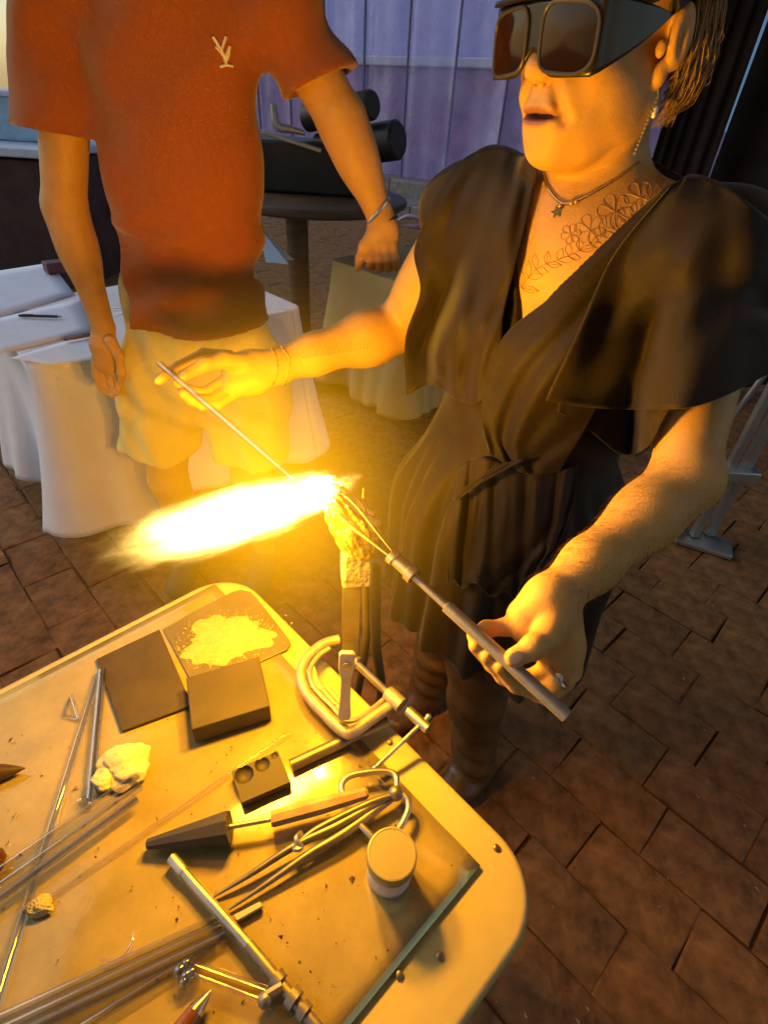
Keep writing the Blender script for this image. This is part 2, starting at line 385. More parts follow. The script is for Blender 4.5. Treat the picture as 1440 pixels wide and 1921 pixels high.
# ------------------------------------------------------------------ dark drapes on the right and the bright window strip between them
M_drape = mat('dark_drape', (.030, .019, .018), .9, var=.35, vscale=5, bump=.3)
dr = thing('dark_drape', 'dark brown tent drape hanging behind the woman at the right', 'curtain', (3.2, 3.9, 0))
def drape_panel(x0, x1, y, nm, par, m_, amp=.05):
    G = []
    for i in range(9):
        row = []
        for j in range(33):
            u = j/32; x = x0+(x1-x0)*u
            row.append((x, y+amp*math.sin(u*(x1-x0)*15+.4*math.sin(i*.7))+amp*.5*math.sin(u*31), .03+3.6*i/8))
        G.append(row)
    b = MB(); b.grid(G); return obj(nm, b, m_, par, solid=.006)
DX = [float(Yp(x_, 100, 3.5)[0]) for x_ in (1285, 1398, 1428)]
drape_panel(DX[0], DX[1], 3.5, 'drape_panel', dr, M_drape); drape_panel(DX[2], DX[2]+1.2, 3.55, 'drape_panel', dr, M_drape); drape_panel(DX[2]+1.2, DX[2]+3.0, 3.5, 'drape_panel', dr, M_drape)
M_skyglow = bpy.data.materials.new('sky_glow_pane'); M_skyglow.use_nodes = True
bb = M_skyglow.node_tree.nodes['Principled BSDF']; bb.inputs['Base Color'].default_value = (.3, .42, .55, 1); bb.inputs['Roughness'].default_value = .2
bb.inputs['Emission Color'].default_value = (.25, .5, .85, 1); bb.inputs['Emission Strength'].default_value = .35  # emission stands in for the sky reflected in the pane
win = thing('sky_glow_window', 'narrow bluish window with added sky glow between the dark drapes', 'window', ((DX[1]+DX[2])/2, 3.9, 1.4))
b = MB(); WX = (DX[1]+DX[2])/2*3.9/3.5; b.box((WX, 3.9, 2.25), (.56, .03, 1.7)); obj('pane', b, M_skyglow, win)
b = MB()
for dx in (-.29, -.06, .09, .29): b.box((WX+dx, 3.87, 2.25), (.035, .06, 1.76))
obj('frame', b, M_seam, win)
# ================================================================== things behind the people
M_wood = mat('dark_wood', (.085, .048, .024), .55, var=.3, vscale=6, stretch=(1, 1, 6), bump=.2)
M_black = mat('black_plastic', (.018, .016, .015), .5, var=.3)
M_grey = mat('grey_metal', (.34, .33, .32), .4, metal=.6)
# high round table with the machine on it
tc_ = Yp(590, 362, 3.35); TZ = tc_[2]
rt = thing('round_table', 'dark wooden high round table on a thick single post behind the red shirt', 'table', (tc_[0], tc_[1], 0))
b = MB(); b.lathe([(.001, TZ), (.48, TZ), (.50, TZ-.008), (.505, TZ-.02), (.50, TZ-.04), (.47, TZ-.055), (.001, TZ-.055)], (tc_[0], tc_[1], 0), seg=48); obj('table_top', b, M_wood, rt)
lx = Yp(556, 400, 3.3)
b = MB(); b.tube([(lx[0], lx[1], TZ-.05), (lx[0], lx[1], .05)], [.062, .055], 20); obj('post', b, M_wood, rt)
b = MB(); b.lathe([(.28, 0), (.28, .02), (.20, .04), (.07, .06), (.001, .06)], (lx[0], lx[1], .003), seg=32); obj('base', b, M_wood, rt)
mc = thing('black_machine', 'black machine with two thick padded rollers on the high round table', 'machine', (tc_[0], tc_[1], TZ))
def P3(px, py, y=3.3): return Yp(px, py, y)
b = MB(); q0 = P3(470, 345); q1 = P3(672, 345); q2 = P3(672, 272)
b.box(((q0[0]+q1[0])/2, 3.42, (TZ+q2[2])/2+.002), (q1[0]-q0[0], .34, q2[2]-TZ)); obj('housing', b, M_black, mc, bevel=.015)
for (x0, y0, x1, y1, r) in ((575, 222, 700, 196, .062), (600, 285, 748, 262, .085)):
    a, c = P3(x0, y0, 3.45), P3(x1, y1, 3.2); d = nrm(c-a)
    L_ = np.linalg.norm(c-a)
    b = MB(); b.lathe([(.001, 0), (r*.8, 0), (r, .012), (r, L_-.012), (r*.86, L_), (.001, L_)], a, d, seg=28); obj('roller', b, M_black, mc)
b = MB(); b.tube([P3(512, 195, 3.2), P3(520, 235, 3.2), P3(548, 243, 3.2), P3(572, 250, 3.2)], [.012, .022, .018, .01], 10, smooth_n=12); obj('crank_handle', b, M_grey, mc)
b = MB(); b.box(P3(515, 255, 3.2)*.5+P3(580, 275, 3.2)*.5, (.3, .03, .02), (nrm(V3(1, 0, -.22)), V3(0, 1, 0), nrm(V3(.22, 0, 1)))); obj('feed_tray', b, M_grey, mc, bevel=.004)
# counter at the far left
M_brown = mat('brown_panel', (.085, .036, .030), .7, var=.25, vscale=5)
cz = Yp(20, 282, 4.8)[2]; cxr = Yp(130, 400, 4.8)[0]
ct = thing('counter', 'brown fronted counter with a white top at the far left edge', 'counter', (cxr-1, 5.2, 0))
b = MB(); b.box((cxr-1.2, 5.2, (cz-.06)/2), (2.4, .8, cz-.06)); obj('front_panel', b, M_brown, ct, bevel=.01)
b = MB(); b.box((cxr-1.2, 5.35, cz-.01), (2.46, 1.2, .06)); obj('counter_top', b, M_white, ct, bevel=.01)
M_ice = mat('pale_blue_plastic', (.40, .55, .68), .35)
cs = thing('storage_tub', 'pale blue plastic tub on the white counter at the left edge', 'tub', (cxr-.9, 5.45, cz+.02))
b = MB(); x_, y_, z_ = cxr-.75, 5.5, cz+.022
b.add([(x_-.6, y_-.25, z_), (x_+.5, y_-.25, z_), (x_+.5, y_+.25, z_), (x_-.6, y_+.25, z_), (x_-.68, y_-.3, z_+.3), (x_+.58, y_-.3, z_+.3), (x_+.58, y_+.3, z_+.3), (x_-.68, y_+.3, z_+.3)], [(0, 3, 2, 1), (0, 1, 5, 4), (1, 2, 6, 5), (2, 3, 7, 6), (3, 0, 4, 7), (4, 5, 6, 7)]); obj('tub', b, M_ice, cs, bevel=.02, smooth=False)
b = MB(); b.box((x_-.05, y_, z_+.315), (1.34, .68, .035)); obj('lid', b, M_white, cs, bevel=.01)
# --- cloth covered tables
M_cloth = mat('white_cloth', (.86, .82, .84), .85, var=.04, vscale=5, bump=.12, bscale=500, sheen=.2)
M_leg = mat('table_leg_grey', (.3, .3, .3), .5, metal=.5)
def cloth_table(corner, la, lb, zt, hem, label, tlabel, seed, flare=.10, nwav=9, cm=None):
    c0 = V3(corner[0], corner[1], 0); cen = c0+TA*la/2+TB*lb/2
    t = thing('folding_table', tlabel, 'table', cen)
    b = MB(); b.box(cen+UP*(zt-.02), (la-.02, lb-.02, .035), (TA, TB, UP)); obj('table_top', b, M_white, t, bevel=.01)
    for sa in (.12, la-.12):
        for sb in (.1, lb-.1):
            p = c0+TA*sa+TB*sb; b = MB(); b.tube([p+UP*.003, p+UP*(zt-.04)], .014, 8); obj('leg', b, M_leg, t)
    r = random.Random(seed); rc = .05
    per = []                                                   # rounded rectangle walked round from the front corner
    for (cx, cyy, a0) in ((la-rc, rc, -90), (la-rc, lb-rc, 0), (rc, lb-rc, 90), (rc, rc, 180)):
        for k in range(7):
            a = math.radians(a0+15*k); per.append((cx+rc*math.cos(a), cyy+rc*math.sin(a), math.cos(a), math.sin(a)))
    per.append(per[0]); per = np.array(per)
    s = np.concatenate([[0], np.cumsum(np.hypot(*np.diff(per[:, :2], axis=0).T))]); n = 260
    u = np.linspace(0, s[-1], n); Pm = np.stack([np.interp(u, s, per[:, i]) for i in range(4)], 1)
    ph = [r.uniform(0, 6.28) for _ in range(6)]; rows = []
    def corner_w(p): return max(0, 1-min(math.hypot(p[0]-a, p[1]-b_) for a in (0, la) for b_ in (0, lb))/.28)
    for i in range(26):
        v = i/25; row = []
        for j in range(n):
            a, bb_, na, nb = Pm[j]; w = u[j]/s[-1]*2*math.pi
            wav = .5*math.sin(w*nwav+ph[0]+.6*math.sin(w*2+ph[1]))+.3*math.sin(w*(nwav*2-1)+ph[2]+v)+.2*math.sin(w*5+ph[3])
            cw = corner_w((a, bb_))
            o_ = v**1.25*(flare*(.35+.65*cw*1.5)+.035*wav*(.4+v))+.004
            z = zt+.004-(zt-hem-.02*math.sin(w*nwav*.7+ph[4])*v-.03*cw*v)*v
            p = c0+TA*(a+na*o_)+TB*(bb_+nb*o_); row.append((p[0], p[1], z))
        rows.append(row)
    top = [[c0+TA*(la/2+(Pm[j][0]-la/2)*q)+TB*(lb/2+(Pm[j][1]-lb/2)*q)+UP*(zt+.006+.0015*math.sin(j*.2+q*9)) for j in range(n)] for q in (.0, .3, .6, .85, .97, .995)]
    b = MB(); b.grid(np.array(top+rows))
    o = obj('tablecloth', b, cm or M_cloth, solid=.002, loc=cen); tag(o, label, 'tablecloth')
    return c0, cen
CZT = .75
cA, cenA = cloth_table(Z(62, 690, CZT), float((Z(545, 570, CZT)-Z(62, 690, CZT))@TA), .68, CZT, .10, 'white tablecloth with papers and pens lying on its top, left of the red shirt', 'folding table under the white cloth that carries papers', 3)
c2 = Z(752, 790, .06)-TA*0
cB, cenB = cloth_table(c2+TA*.05+TB*.05, .8, .62, .74, .05, 'tablecloth with yellow flame light put in its colour, hanging behind the outstretched bare arm', 'folding table under the flame tinted cloth behind the outstretched arm', 5, cm=mat('flame_tint_cloth', (.46, .36, .15), .9, var=.06, vscale=5))  # yellow flame light on the white cloth is put into its colour
# papers, pens, box, card on the left cloth
M_paper = mat('paper', (.78, .82, .92), .8, var=.03)
M_pen = mat('pen_black', (.03, .03, .035), .35); M_orange = mat('pen_orange', (.35, .16, .06), .5); M_redbox = mat('red_box', (.13, .04, .045), .6)
def sheet(pix, label, zoff):
    q = [Z(px, py, CZT+zoff) for px, py in pix]; G = []
    for i in range(7):
        v = i/6; G.append([(q[0]*(1-u)+q[1]*u)*(1-v)+(q[3]*(1-u)+q[2]*u)*v+UP*(.0012*math.sin(u*5+v*3)) for u in np.linspace(0, 1, 7)])
    b = MB(); b.grid(G); o = obj('paper_sheet', b, M_paper, solid=.0006); tag(o, label, 'paper')
sheet([(-60, 612), (150, 560), (176, 620), (-20, 668)], 'sheet of paper with the black pen on it, on white tablecloth', .012)
sheet([(-70, 520), (95, 492), (140, 552), (-30, 606)], 'sheet of paper at the back of the white tablecloth by the red box', .0105)
sheet([(20, 672), (175, 625), (205, 672), (90, 684)], 'sheet of paper at the front of the white tablecloth by the hanging hand', .0135)
def pen(px0, py0, px1, py1, zz, m_, label, tipm):
    a, c = Z(px0, py0, zz), Z(px1, py1, zz); d = c-a
    t = thing('pen', label, 'pen', a)
    b = MB(); b.tube([a, a+d*.12, a+d*.14, a+d*.9], [.0045, .0055, .005, .005], 10); obj('barrel', b, m_, t)
    b = MB(); b.tube([a+d*.9, a+d*.97, c], [.0045, .0028, .0008], 10); obj('tip', b, tipm, t)
    b = MB(); b.box(a+d*.22+UP*.0065, (np.linalg.norm(d)*.25, .003, .0015), (nrm(d), nrm(np.cross(UP, d)), UP)); obj('clip', b, tipm, t)
pen(36, 592, 117, 594, CZT+.021, M_pen, 'black pen lying on a paper sheet on the white tablecloth', M_grey)
pen(175, 628, 119, 638, CZT+.022, M_orange, 'orange brown pen half hidden behind the hanging hand', M_pen)
rb = Z(102, 512, CZT+.01); b = MB(); b.box(rb+UP*.025+TA*.02, (.10, .07, .045), (TA, TB, UP)); o = obj('red_box', b, M_redbox, bevel=.005); tag(o, 'small dark red box at the back of the white tablecloth', 'box')
M_card = mat('blue_card', (.45, .62, .85), .5, var=.04)
pc = [Z(499, 492, CZT+.012), Z(541, 496, CZT+.012)]
cd = pc[1]-pc[0]; nn_ = nrm(np.cross(cd, UP)); b = MB(); h_ = .13
b.add([pc[0], pc[1], pc[1]*.5+pc[0]*.5-nn_*.03+UP*h_-cd*.6, pc[0]-nn_*.03+UP*h_-cd*.3, pc[0]-nn_*.1, pc[1]-nn_*.1], [(0, 1, 2, 3), (3, 2, 5, 4)])
o = obj('folded_card', b, M_card, solid=.0012, smooth=False); tag(o, 'pale blue folded card standing beside the red shirt', 'card')
# pink cloth bit on the floor, far
M_pink = mat('pink_plastic', (.55, .32, .42), .35)
pk = Z(772, 418, .22); b = MB(); b.tube([pk+V3(-.18, 0, .02), pk+V3(-.05, 0, .07), pk+V3(.16, .05, .02), pk+V3(.10, -.05, -.03), pk+V3(-.1, -.05, -.03)], [.02, .05, .05, .04, .015], 10, smooth_n=20, flat=.5); o = obj('pink_bag', b, M_pink); tag(o, 'small crumpled pink plastic bag on the kerb far behind', 'bag')
# ================================================================== the man in the red shirt
def skin_mat(name, base, deep):
    m = mat(name, base, .5, var=.0, vscale=25, bump=.10, bscale=330, col2=deep, spec=.35, sss=.12)
    return m
M_skin_m = skin_mat('skin_m', (.52, .28, .08), (.62, .33, .11))
M_shirt = mat('red_cotton', (.31, .080, .012), .9, var=.03, vscale=60, bump=.12, bscale=420, sheen=.3)
M_short = mat('cream_cotton', (.70, .57, .18), .9, var=.04, vscale=20, bump=.15, bscale=500, sheen=.2)
M_shoe = mat('shoe_dark', (.05, .045, .04), .7)
YM = 1.46
def hand_fingers(B, chains, k=.006):
    for P, R in chains: B.chain(P, R, k)
mj = dict(neck=Yp(318, -130, YM), lsh=Yp(520, 10, YM), rsh=Yp(118, 20, YM), lel=Yp(640, 225, 1.44), rel=Yp(122, 390, 1.44), lwr=Yp(714, 408, 1.42), rwr=Yp(194, 612, 1.40))
hipL = Yp(470, 700, 1.47); hipR = Yp(300, 700, 1.47)
B = Body()
nk = mj['neck']; hd = nk+V3(.0, -.03, .17)
B.cap(nk-UP*.05, hd-UP*.05, .06, .055, .03); B.ell(hd+V3(0, .01, .04), (.077, .097, .105), k=.03); B.ell(hd+V3(0, -.03, -.04), (.06, .06, .075), k=.03); B.ell(hd+V3(0, -.105, 0), (.014, .018, .024), k=.015)
for s_ in (-1, 1): B.ell(hd+V3(.08*s_, .015, .01), (.010, .02, .032), k=.008); B.cap(nk-UP*.04, mj['lsh' if s_ > 0 else 'rsh'], .07, .06, .04)
B.cap(nk-UP*.15, (hipL+hipR)/2, .14, .14, .05, flat=(0, 1, 0), fs=.65)
B.chain([mj['lsh'], mj['lel'], mj['lwr']], [.058, .050, .030], .02); B.ell(mj['lel']*.72+mj['lwr']*.28, (.046, .046, .085), ax=np.array(frame_of(mj['lwr']-mj['lel'])), k=.03)
B.chain([mj['rsh'], mj['rel'], mj['rwr']], [.058, .047, .028], .02); B.ell(mj['rel']*.72+mj['rwr']*.28, (.044, .044, .085), ax=np.array(frame_of(mj['rwr']-mj['rel'])), k=.03)
# his right hand, hanging
hy = 1.385
B.chain([mj['rwr'], Yp(196, 650, hy), Yp(202, 682, hy)], [.027, .036, .036], .015, flat=(0, 1, 0), fs=.6)
for P, R in ([(178, 672), (180, 705), (190, 728), (200, 738)], .0095), ([(190, 682), (194, 716), (203, 736), (211, 742)], .0100), ([(204, 684), (209, 716), (214, 733), (219, 738)], .0098), ([(216, 680), (221, 706), (223, 722), (222, 732)], .0088):
    B.chain([Yp(x, y, hy-.010*i) for i, (x, y) in enumerate(P)], [R, R, R*.95, R*.8], .006)
B.chain([Yp(208, 640, hy-.02), Yp(224, 668, hy-.035), Yp(228, 700, hy-.04), Yp(226, 716, hy-.04)], [.016, .012, .0105, .008], .008)
# his left hand, loosely closed
hy = 1.40
B.chain([mj['lwr'], Yp(718, 435, hy), Yp(718, 462, hy-.01)], [.028, .035, .036], .015, flat=(0, 1, 0), fs=.62)
for i, (x0, x1) in enumerate(((697, 694), (711, 711), (724, 727), (737, 742))):
    B.chain([Yp(x0, 462, hy-.02), Yp(x1, 486, hy-.035), Yp(x1, 504-abs(i-1.4)*3, hy-.015), Yp(x1-1, 498, hy+.015)], [.0105, .0105, .0098, .0088], .005)
B.chain([Yp(697, 440, hy-.01), Yp(682, 462, hy-.02), Yp(675, 484, hy-.03), Yp(671, 503, hy-.03)], [.015, .0115, .010, .008], .008)
# legs
for hp, kx, ax_ in ((hipR, (316, 900), (336, 1075)), (hipL, (470, 900), (462, 1075))):
    kn = Yp(*kx, 1.46); an = V3(kn[0]+.01, 1.5, .09)
    B.chain([hp, kn, an], [.10, .058, .038], .03); B.ell(kn*.7+an*.3+V3(0, .02, 0), (.052, .056, .12), k=.03)
man = thing('person', 'person in red T-shirt and cream shorts, arms hanging, head out of frame', 'person', V3((hipL[0]+hipR[0])/2, YM, 0))
lo = V3(-1.05, 1.2, .06); hi = V3(.12, 1.72, 2.02)
V, F = mesh_body(B, lo, hi, .0065, fine=[(Yp(194, 612, 1.4)+V3(-.09, -.1, -.22), Yp(194, 612, 1.4)+V3(.10, .09, .0), .0028), (Yp(716, 460, 1.4)+V3(-.10, -.10, -.13), Yp(716, 460, 1.4)+V3(.09, .09, .02), .0028)])
body_m = make_obj('body', V, F, M_skin_m, man)
# shirt
S = Body()
top = Yp(322, 40, YM); mid = Yp(333, 330, YM); bot = Yp(350, 600, YM)
S.cap(top, mid, .178, .186, .05, flat=(0, 1, 0), fs=.62); S.cap(mid, bot+UP*.0, .186, .207, .06, flat=(0, 1, 0), fs=.64); S.cap(bot, bot-UP*.1, .207, .21, .03, flat=(0, 1, 0), fs=.66)
S.cap(nk-UP*.03, mj['lsh']+UP*.005, .075, .075, .05); S.cap(nk-UP*.03, mj['rsh']+UP*.005, .075, .075, .05); S.cap(nk-UP*.06, nk-UP*.02, .08, .075, .04)
sl = Yp(596, 158, 1.45); sr = Yp(97, 246, 1.44)
S.cap(mj['lsh'], sl+nrm(sl-mj['lsh'])*.10, .078, .086, .05); S.cap(mj['rsh'], sr+nrm(sr-mj['rsh'])*.10, .078, .086, .05)
hemz = Yp(350, 632, 1.33)[2]
sdl = nrm(nrm(sl-mj['lsh'])+V3(-.05, 0, -.35)); sdr = nrm(nrm(sr-mj['rsh'])+V3(.25, 0, -.05))
def shirt_post(f, lo, h):
    P = gridpts(lo, h, f.shape).astype(np.float32); x, y, z = P[..., 0], P[..., 1], P[..., 2]
    low = np.clip((1.30-z)/.25, 0, 1)
    w = .006*low*np.sin(z*38+x*14+2*np.sin(x*9))+.004*low*np.sin(z*61-x*33+1.3)+.004*np.sin((x+.62)*40+z*22)*np.exp(-((x+.66)/.09)**2)+.004*np.sin(x*27-z*30)*np.clip((z-1.25)*4, 0, 1)
    w += .008*np.exp(-((z-1.235-.25*(x+.55)**1)/.012)**2)*low*np.exp(-((x+.62)/.14)**2)+.007*np.exp(-((z-1.165+.2*(x+.5))/.011)**2)*np.exp(-((x+.60)/.10)**2)
    w += .0012*np.exp(-((z-hemz-.024)/.004)**2)*-1
    f = f-w*2.2
    f = np.maximum(f, hemz+.012*np.sin(x*16)-z)
    f = np.maximum(f, np.where(x > -.33, (P-sl.astype(np.float32))@sdl.astype(np.float32), -1))
    f = np.maximum(f, np.where(x < -.645, (P-sr.astype(np.float32))@sdr.astype(np.float32)-np.where(x > -.672, .5, 0), -1))
    # hollow cuffs and hem so that the cloth reads as a sheet round the limb
    for s0, c0, c1 in ((sl, mj['lsh'], sl), (sr, mj['rsh'], sr)):
        ab = (c1-c0).astype(np.float32); pa = P-c0.astype(np.float32); t = (pa@ab)/float(ab@ab); rr = np.sqrt(((pa-t[..., None]*ab)**2).sum(-1))
        f = np.maximum(f, -np.maximum(rr-.068, (.86-t)*.3))
    rn = np.sqrt((x-nk[0])**2+((y-nk[1])*1.1)**2)
    f = np.maximum(f, -np.maximum(rn-.078, nk[2]-.02-z))
    return f
V, F = mesh_body(S, V3(-.98, 1.2, .86), V3(-.05, 1.76, 1.80), .0055, post=shirt_post)
shirt = make_obj('t_shirt', V, F, M_shirt, man, autosm=math.radians(75)); shirt['label'] = 'plain red short sleeved cotton T-shirt with a small cream emblem'
# shorts
S = Body(); pel = (hipL+hipR)/2
S.cap(pel+UP*.20, pel+UP*.02, .185, .19, .05, flat=(0, 1, 0), fs=.66)
for hp, ex in ((hipR, (308, 890)), (hipL, (472, 890))):
    e = Yp(*ex, 1.46); S.cap(hp, e, .125, .120, .035, flat=(0, 1, 0), fs=.95)
shz = Yp(300, 872, 1.36)[2]
def short_post(f, lo, h):
    P = gridpts(lo, h, f.shape).astype(np.float32); x, y, z = P[..., 0], P[..., 1], P[..., 2]
    f = f-.009*np.sin(z*30+x*40+2*np.sin(z*17))*np.clip((.85-z)*4, 0, 1)-.006*np.sin(x*70+z*9+np.sin(z*23))
    f = np.maximum(f, shz+.008*np.sin(x*22)-z)
    return f
V, F = mesh_body(S, V3(-1.0, 1.2, .44), V3(-.1, 1.75, 1.12), .0065, post=short_post)
shorts = make_obj('shorts', V, F, M_short, man)
for nm_, hp, kx in (('shoe', hipR, (316, 900)), ('shoe', hipL, (470, 900))):
    kn = Yp(*kx, 1.46); b = MB(); c = V3(kn[0]+.01, 1.5, 0)
    b.tube([c+V3(0, .09, .045), c+V3(0, .05, .06), c+V3(0, -.03, .06), c+V3(0, -.12, .042), c+V3(0, -.19, .032), c+V3(0, -.215, .026)], [.03, .044, .046, .046, .040, .018], 14, flat=1.0, smooth_n=18, hint=(0, 0, 1)); o = obj('shoe', b, M_shoe, man)
    for v in o.data.vertices:
        if v.co.z < -0+.004: v.co.z = .004
bv_shirt = bvh_of(shirt)
M_emb = mat('cream_thread', (.75, .66, .5), .8)
b = MB()
for st in ([(425, 124), (420, 106), (412, 90), (400, 70)], [(415, 96), (419, 82), (424, 69)], [(422, 108), (427, 96), (431, 87)], [(421, 118), (428, 106), (430, 92)], [(404, 88), (411, 94), (418, 104)], [(412, 125), (424, 122), (436, 124)]):
    P = [hit(bv_shirt, x, y, .0015) for x, y in st]
    if any(p is None for p in P): continue
    b.tube(P, [.0045]*len(P), 8, smooth_n=10, flat=.6)
emb = obj('emblem', b, M_emb, shirt)
# wrist band and cord bracelet on the raised arm
M_silver = mat('silver', (.62, .60, .56), .3, metal=.9); M_cord = mat('black_cord', (.02, .02, .02), .7)
wa = nrm(mj['lwr']-mj['lel'])
def ring_at(c, axis, r, rad, flat=1., seg=36, tseg=8, ell=1.):
    a, b_, d = frame_of(axis); P = [np.asarray(c)+r*(math.cos(q)*a*ell+math.sin(q)*b_) for q in np.linspace(0, 2*math.pi, seg+1)]
    mb = MB(); mb.tube(P, rad, tseg, cap=False); return mb
c_ = mj['lwr']-wa*.012; o = obj('wrist_band', ring_at(c_, wa+V3(.35, 0, .25), .0345, .0055), M_silver); tag(o, 'wide silver wrist band on the arm of the red shirted person', 'bracelet')
c_ = mj['lwr']+wa*.012; o = obj('cord_bracelet', ring_at(c_, wa+V3(0, 0, -.1), .0345, .0034), M_cord); tag(o, 'thin black cord bracelet below the wide silver wrist band', 'bracelet')
# ================================================================== the glass worker
M_skin_w = skin_mat('skin_w', (.48, .27, .075), (.58, .33, .11))
HO = CAM+V3(.2373, .8805, .0611)
HL, HF, HU = V3(.5321, -.8463, .026), V3(-.8443, -.5327, -.0577), V3(-.0627, -.0087, .998)
HAX = np.array([HL, HF, HU])
def Hp(l, f, u): return HO+l*HL+f*HF+u*HU
TL = nrm(V3(.73, -.68, 0)); TF = nrm(V3(-.68, -.73, 0)); TAX = np.array([TL, TF, UP])
nb = V3(.262, .925, 1.335)
shL, shR = V3(.400, .765, 1.315), V3(.105, 1.035, 1.305)
elL, wrL = D(1283, 900, .650), D(1030, 1128, .588)
elR, wrR = D(752, 612, 1.08), D(518, 688, 1.0)
B = Body()
# head
B.ell(Hp(0, -.012, .045), (.076, .098, .088), HAX, .03); B.ell(Hp(0, .040, -.030), (.064, .058, .088), HAX, .03)
B.ell(Hp(0, .045, -.078), (.054, .046, .042), HAX, .03); B.ell(Hp(0, .080, -.100), (.024, .020, .018), HAX, .025)
for s_ in (-1, 1):
    B.ell(Hp(.043*s_, .060, -.022), (.024, .026, .022), HAX, .025); B.ell(Hp(.060*s_, .005, -.055), (.016, .035, .034), HAX, .03)
    B.ell(Hp(.0145*s_, .103, -.026), (.0085, .010, .0075), HAX, .008)
    B.ell(Hp(.028*s_, .088, -.045), (.014, .012, .014), HAX, .02)
B.ell(Hp(0, .082, .030), (.052, .020, .014), HAX, .02)
B.cap(Hp(0, .090, .014), Hp(0, .112, -.018), .009, .0115, .012); B.ell(Hp(0, .1125, -.021), (.011, .0095, .009), HAX, .01)
B.ell(Hp(0, .079, -.062), (.036, .022, .032), HAX, .02)
B.ell(Hp(0, .0985, -.0555), (.029, .0085, .0058), HAX, .006); B.ell(Hp(0, .0955, -.0735), (.0245, .0095, .0070), HAX, .006)
B.ell(Hp(0, .106, -.0650), (.0275, .020, .0034), HAX, .003, sub=True)
for s_ in (-1, 1): B.cap(Hp(.021*s_, .104, -.030), Hp(.037*s_, .092, -.068), .0045, .0035, .012, sub=True)
B.ell(Hp(0, .106, -.0290), (.0045, .004, .003), HAX, .004)
for s_ in (-1, 1):
    B.ell(Hp(.007*s_, .104, -.0315), (.0035, .005, .003), HAX, .003, sub=True)
    ea = np.array([nrm(HL*s_*1-HF*.35), nrm(HF+HL*s_*.35), HU])
    B.ell(Hp(.083*s_, -.022, .006), (.0110, .022, .030), ea, .009); B.ell(Hp(.078*s_, -.010, -.026), (.007, .010, .013), ea, .007)
    B.ell(Hp(.096*s_, -.016, .006), (.0075, .0125, .019), ea, .006, sub=True); B.ell(Hp(.090*s_, -.022, .002), (.0035, .0045, .013), ea, .005); B.ell(Hp(.080*s_, .003, -.004), (.006, .005, .009), ea, .004)
# neck and trunk
B.cap(Hp(0, -.025, -.05), nb-UP*.01+TF*-.015, .056, .060, .03)
for s_ in (-1, 1): B.cap(Hp(.052*s_, -.015, -.055), nb+TF*.045+TL*.014*s_-UP*.012, .013, .011, .02)
B.cap(nb-TF*.02+UP*.03, shL+UP*.012, .048, .050, .05); B.cap(nb-TF*.02+UP*.03, shR+UP*.012, .048, .050, .05)
ch = nb*.62+(shL+shR)*.19+V3(0, 0, -.125)
B.ell(ch, (.165, .105, .165), TAX, .05); B.ell(ch+UP*.08+TF*.02, (.14, .085, .09), TAX, .05)
B.ell(ch+TL*.068+TF*.085-UP*.045, (.068, .058, .068), TAX, .03); B.ell(ch-TL*.068+TF*.085-UP*.045, (.068, .058, .068), TAX, .03)
for c_ in (shL, shR): B.ell(c_, (.060, .060, .062), TAX, .035)
hip = V3(.25, .885, .80)
B.cap(ch-UP*.05, hip, .135, .16, .05, flat=TF, fs=.8)
ftL, ftR = Z(885, 1440, .07), Z(800, 1300, .07)
kL, kR = hip*.5+ftL*.5+TF*.05+V3(0, 0, .03), hip*.5+ftR*.5+TF*.05+V3(0, 0, .03)
B.chain([hip+TL*.085, kL, ftL], [.085, .056, .042], .03); B.chain([hip-TL*.085, kR, ftR], [.085, .056, .042], .03)
B.ell(kL*.68+ftL*.32-TF*.015, (.055, .058, .11), TAX, .03); B.ell(kR*.68+ftR*.32-TF*.015, (.055, .058, .11), TAX, .03)
# arms
def arm(sh, el, wr, r, mus):
    B.chain([sh, el], [r[0], r[1]], .03); d = wr-el
    B.chain([el, el+d*.30, el+d*.72, wr], [r[1], r[2], r[3], r[4]], .02)
    ax = frame_of(d); B.ell(sh*.5+el*.5+mus*.012, (r[0]*.92, r[0]*.92, .10), np.array(frame_of(el-sh)), .03)
    B.ell(el+d*.26+mus*.006, (r[2]*1.12, r[2]*1.06, .070), np.array(ax), .02)
    B.ell(el-nrm(d)*.008, (r[1]*.95, r[1]*.95, r[1]*.9), None, .02)
arm(shL, elL, wrL, (.047, .036, .032, .029, .0250), -UP)
arm(shR, elR, wrR, (.054, .046, .047, .037, .029), -UP)
# left hand, closed round the steel rod
B.chain([wrL, D(990, 1160, .590), D(985, 1178, .594)], [.0235, .0205, .016], .015)
B.chain([wrL, D(1046, 1172, .590), D(1056, 1212, .592), D(1056, 1245, .592)], [.0245, .0225, .0205, .018], .015)
B.chain([wrL, D(1015, 1180, .592), D(1035, 1225, .596)], [.022, .020, .016], .015)
for kx, ky in ((1048, 1236), (1060, 1258), (1062, 1276)): B.ell(D(kx+10, ky-12, .586), (.0095, .0095, .0095), None, .008)
FG = [([(995, 1160, .590), (948, 1176, .598), (912, 1180, .592), (888, 1192, .582)], .0090),
      ([(1048, 1240, .592), (990, 1278, .600), (925, 1245, .592), (893, 1212, .578)], .0098),
      ([(1058, 1262, .586), (1010, 1300, .592), (945, 1268, .584), (914, 1232, .570)], .0095),
      ([(1060, 1280, .578), (1025, 1306, .582), (968, 1285, .574), (938, 1252, .562)], .0086)]
for P, R in FG: B.chain([D(*p) for p in P], [R*1.12, R*1.04, R, R*.86], .005)
B.chain([D(1046, 1150, .574), D(1030, 1188, .559), D(1000, 1214, .550), D(964, 1234, .546)], [.0185, .0140, .0112, .0102], .008); B.ell(D(1003, 1212, .548), (.0122, .0122, .0122), None, .006)
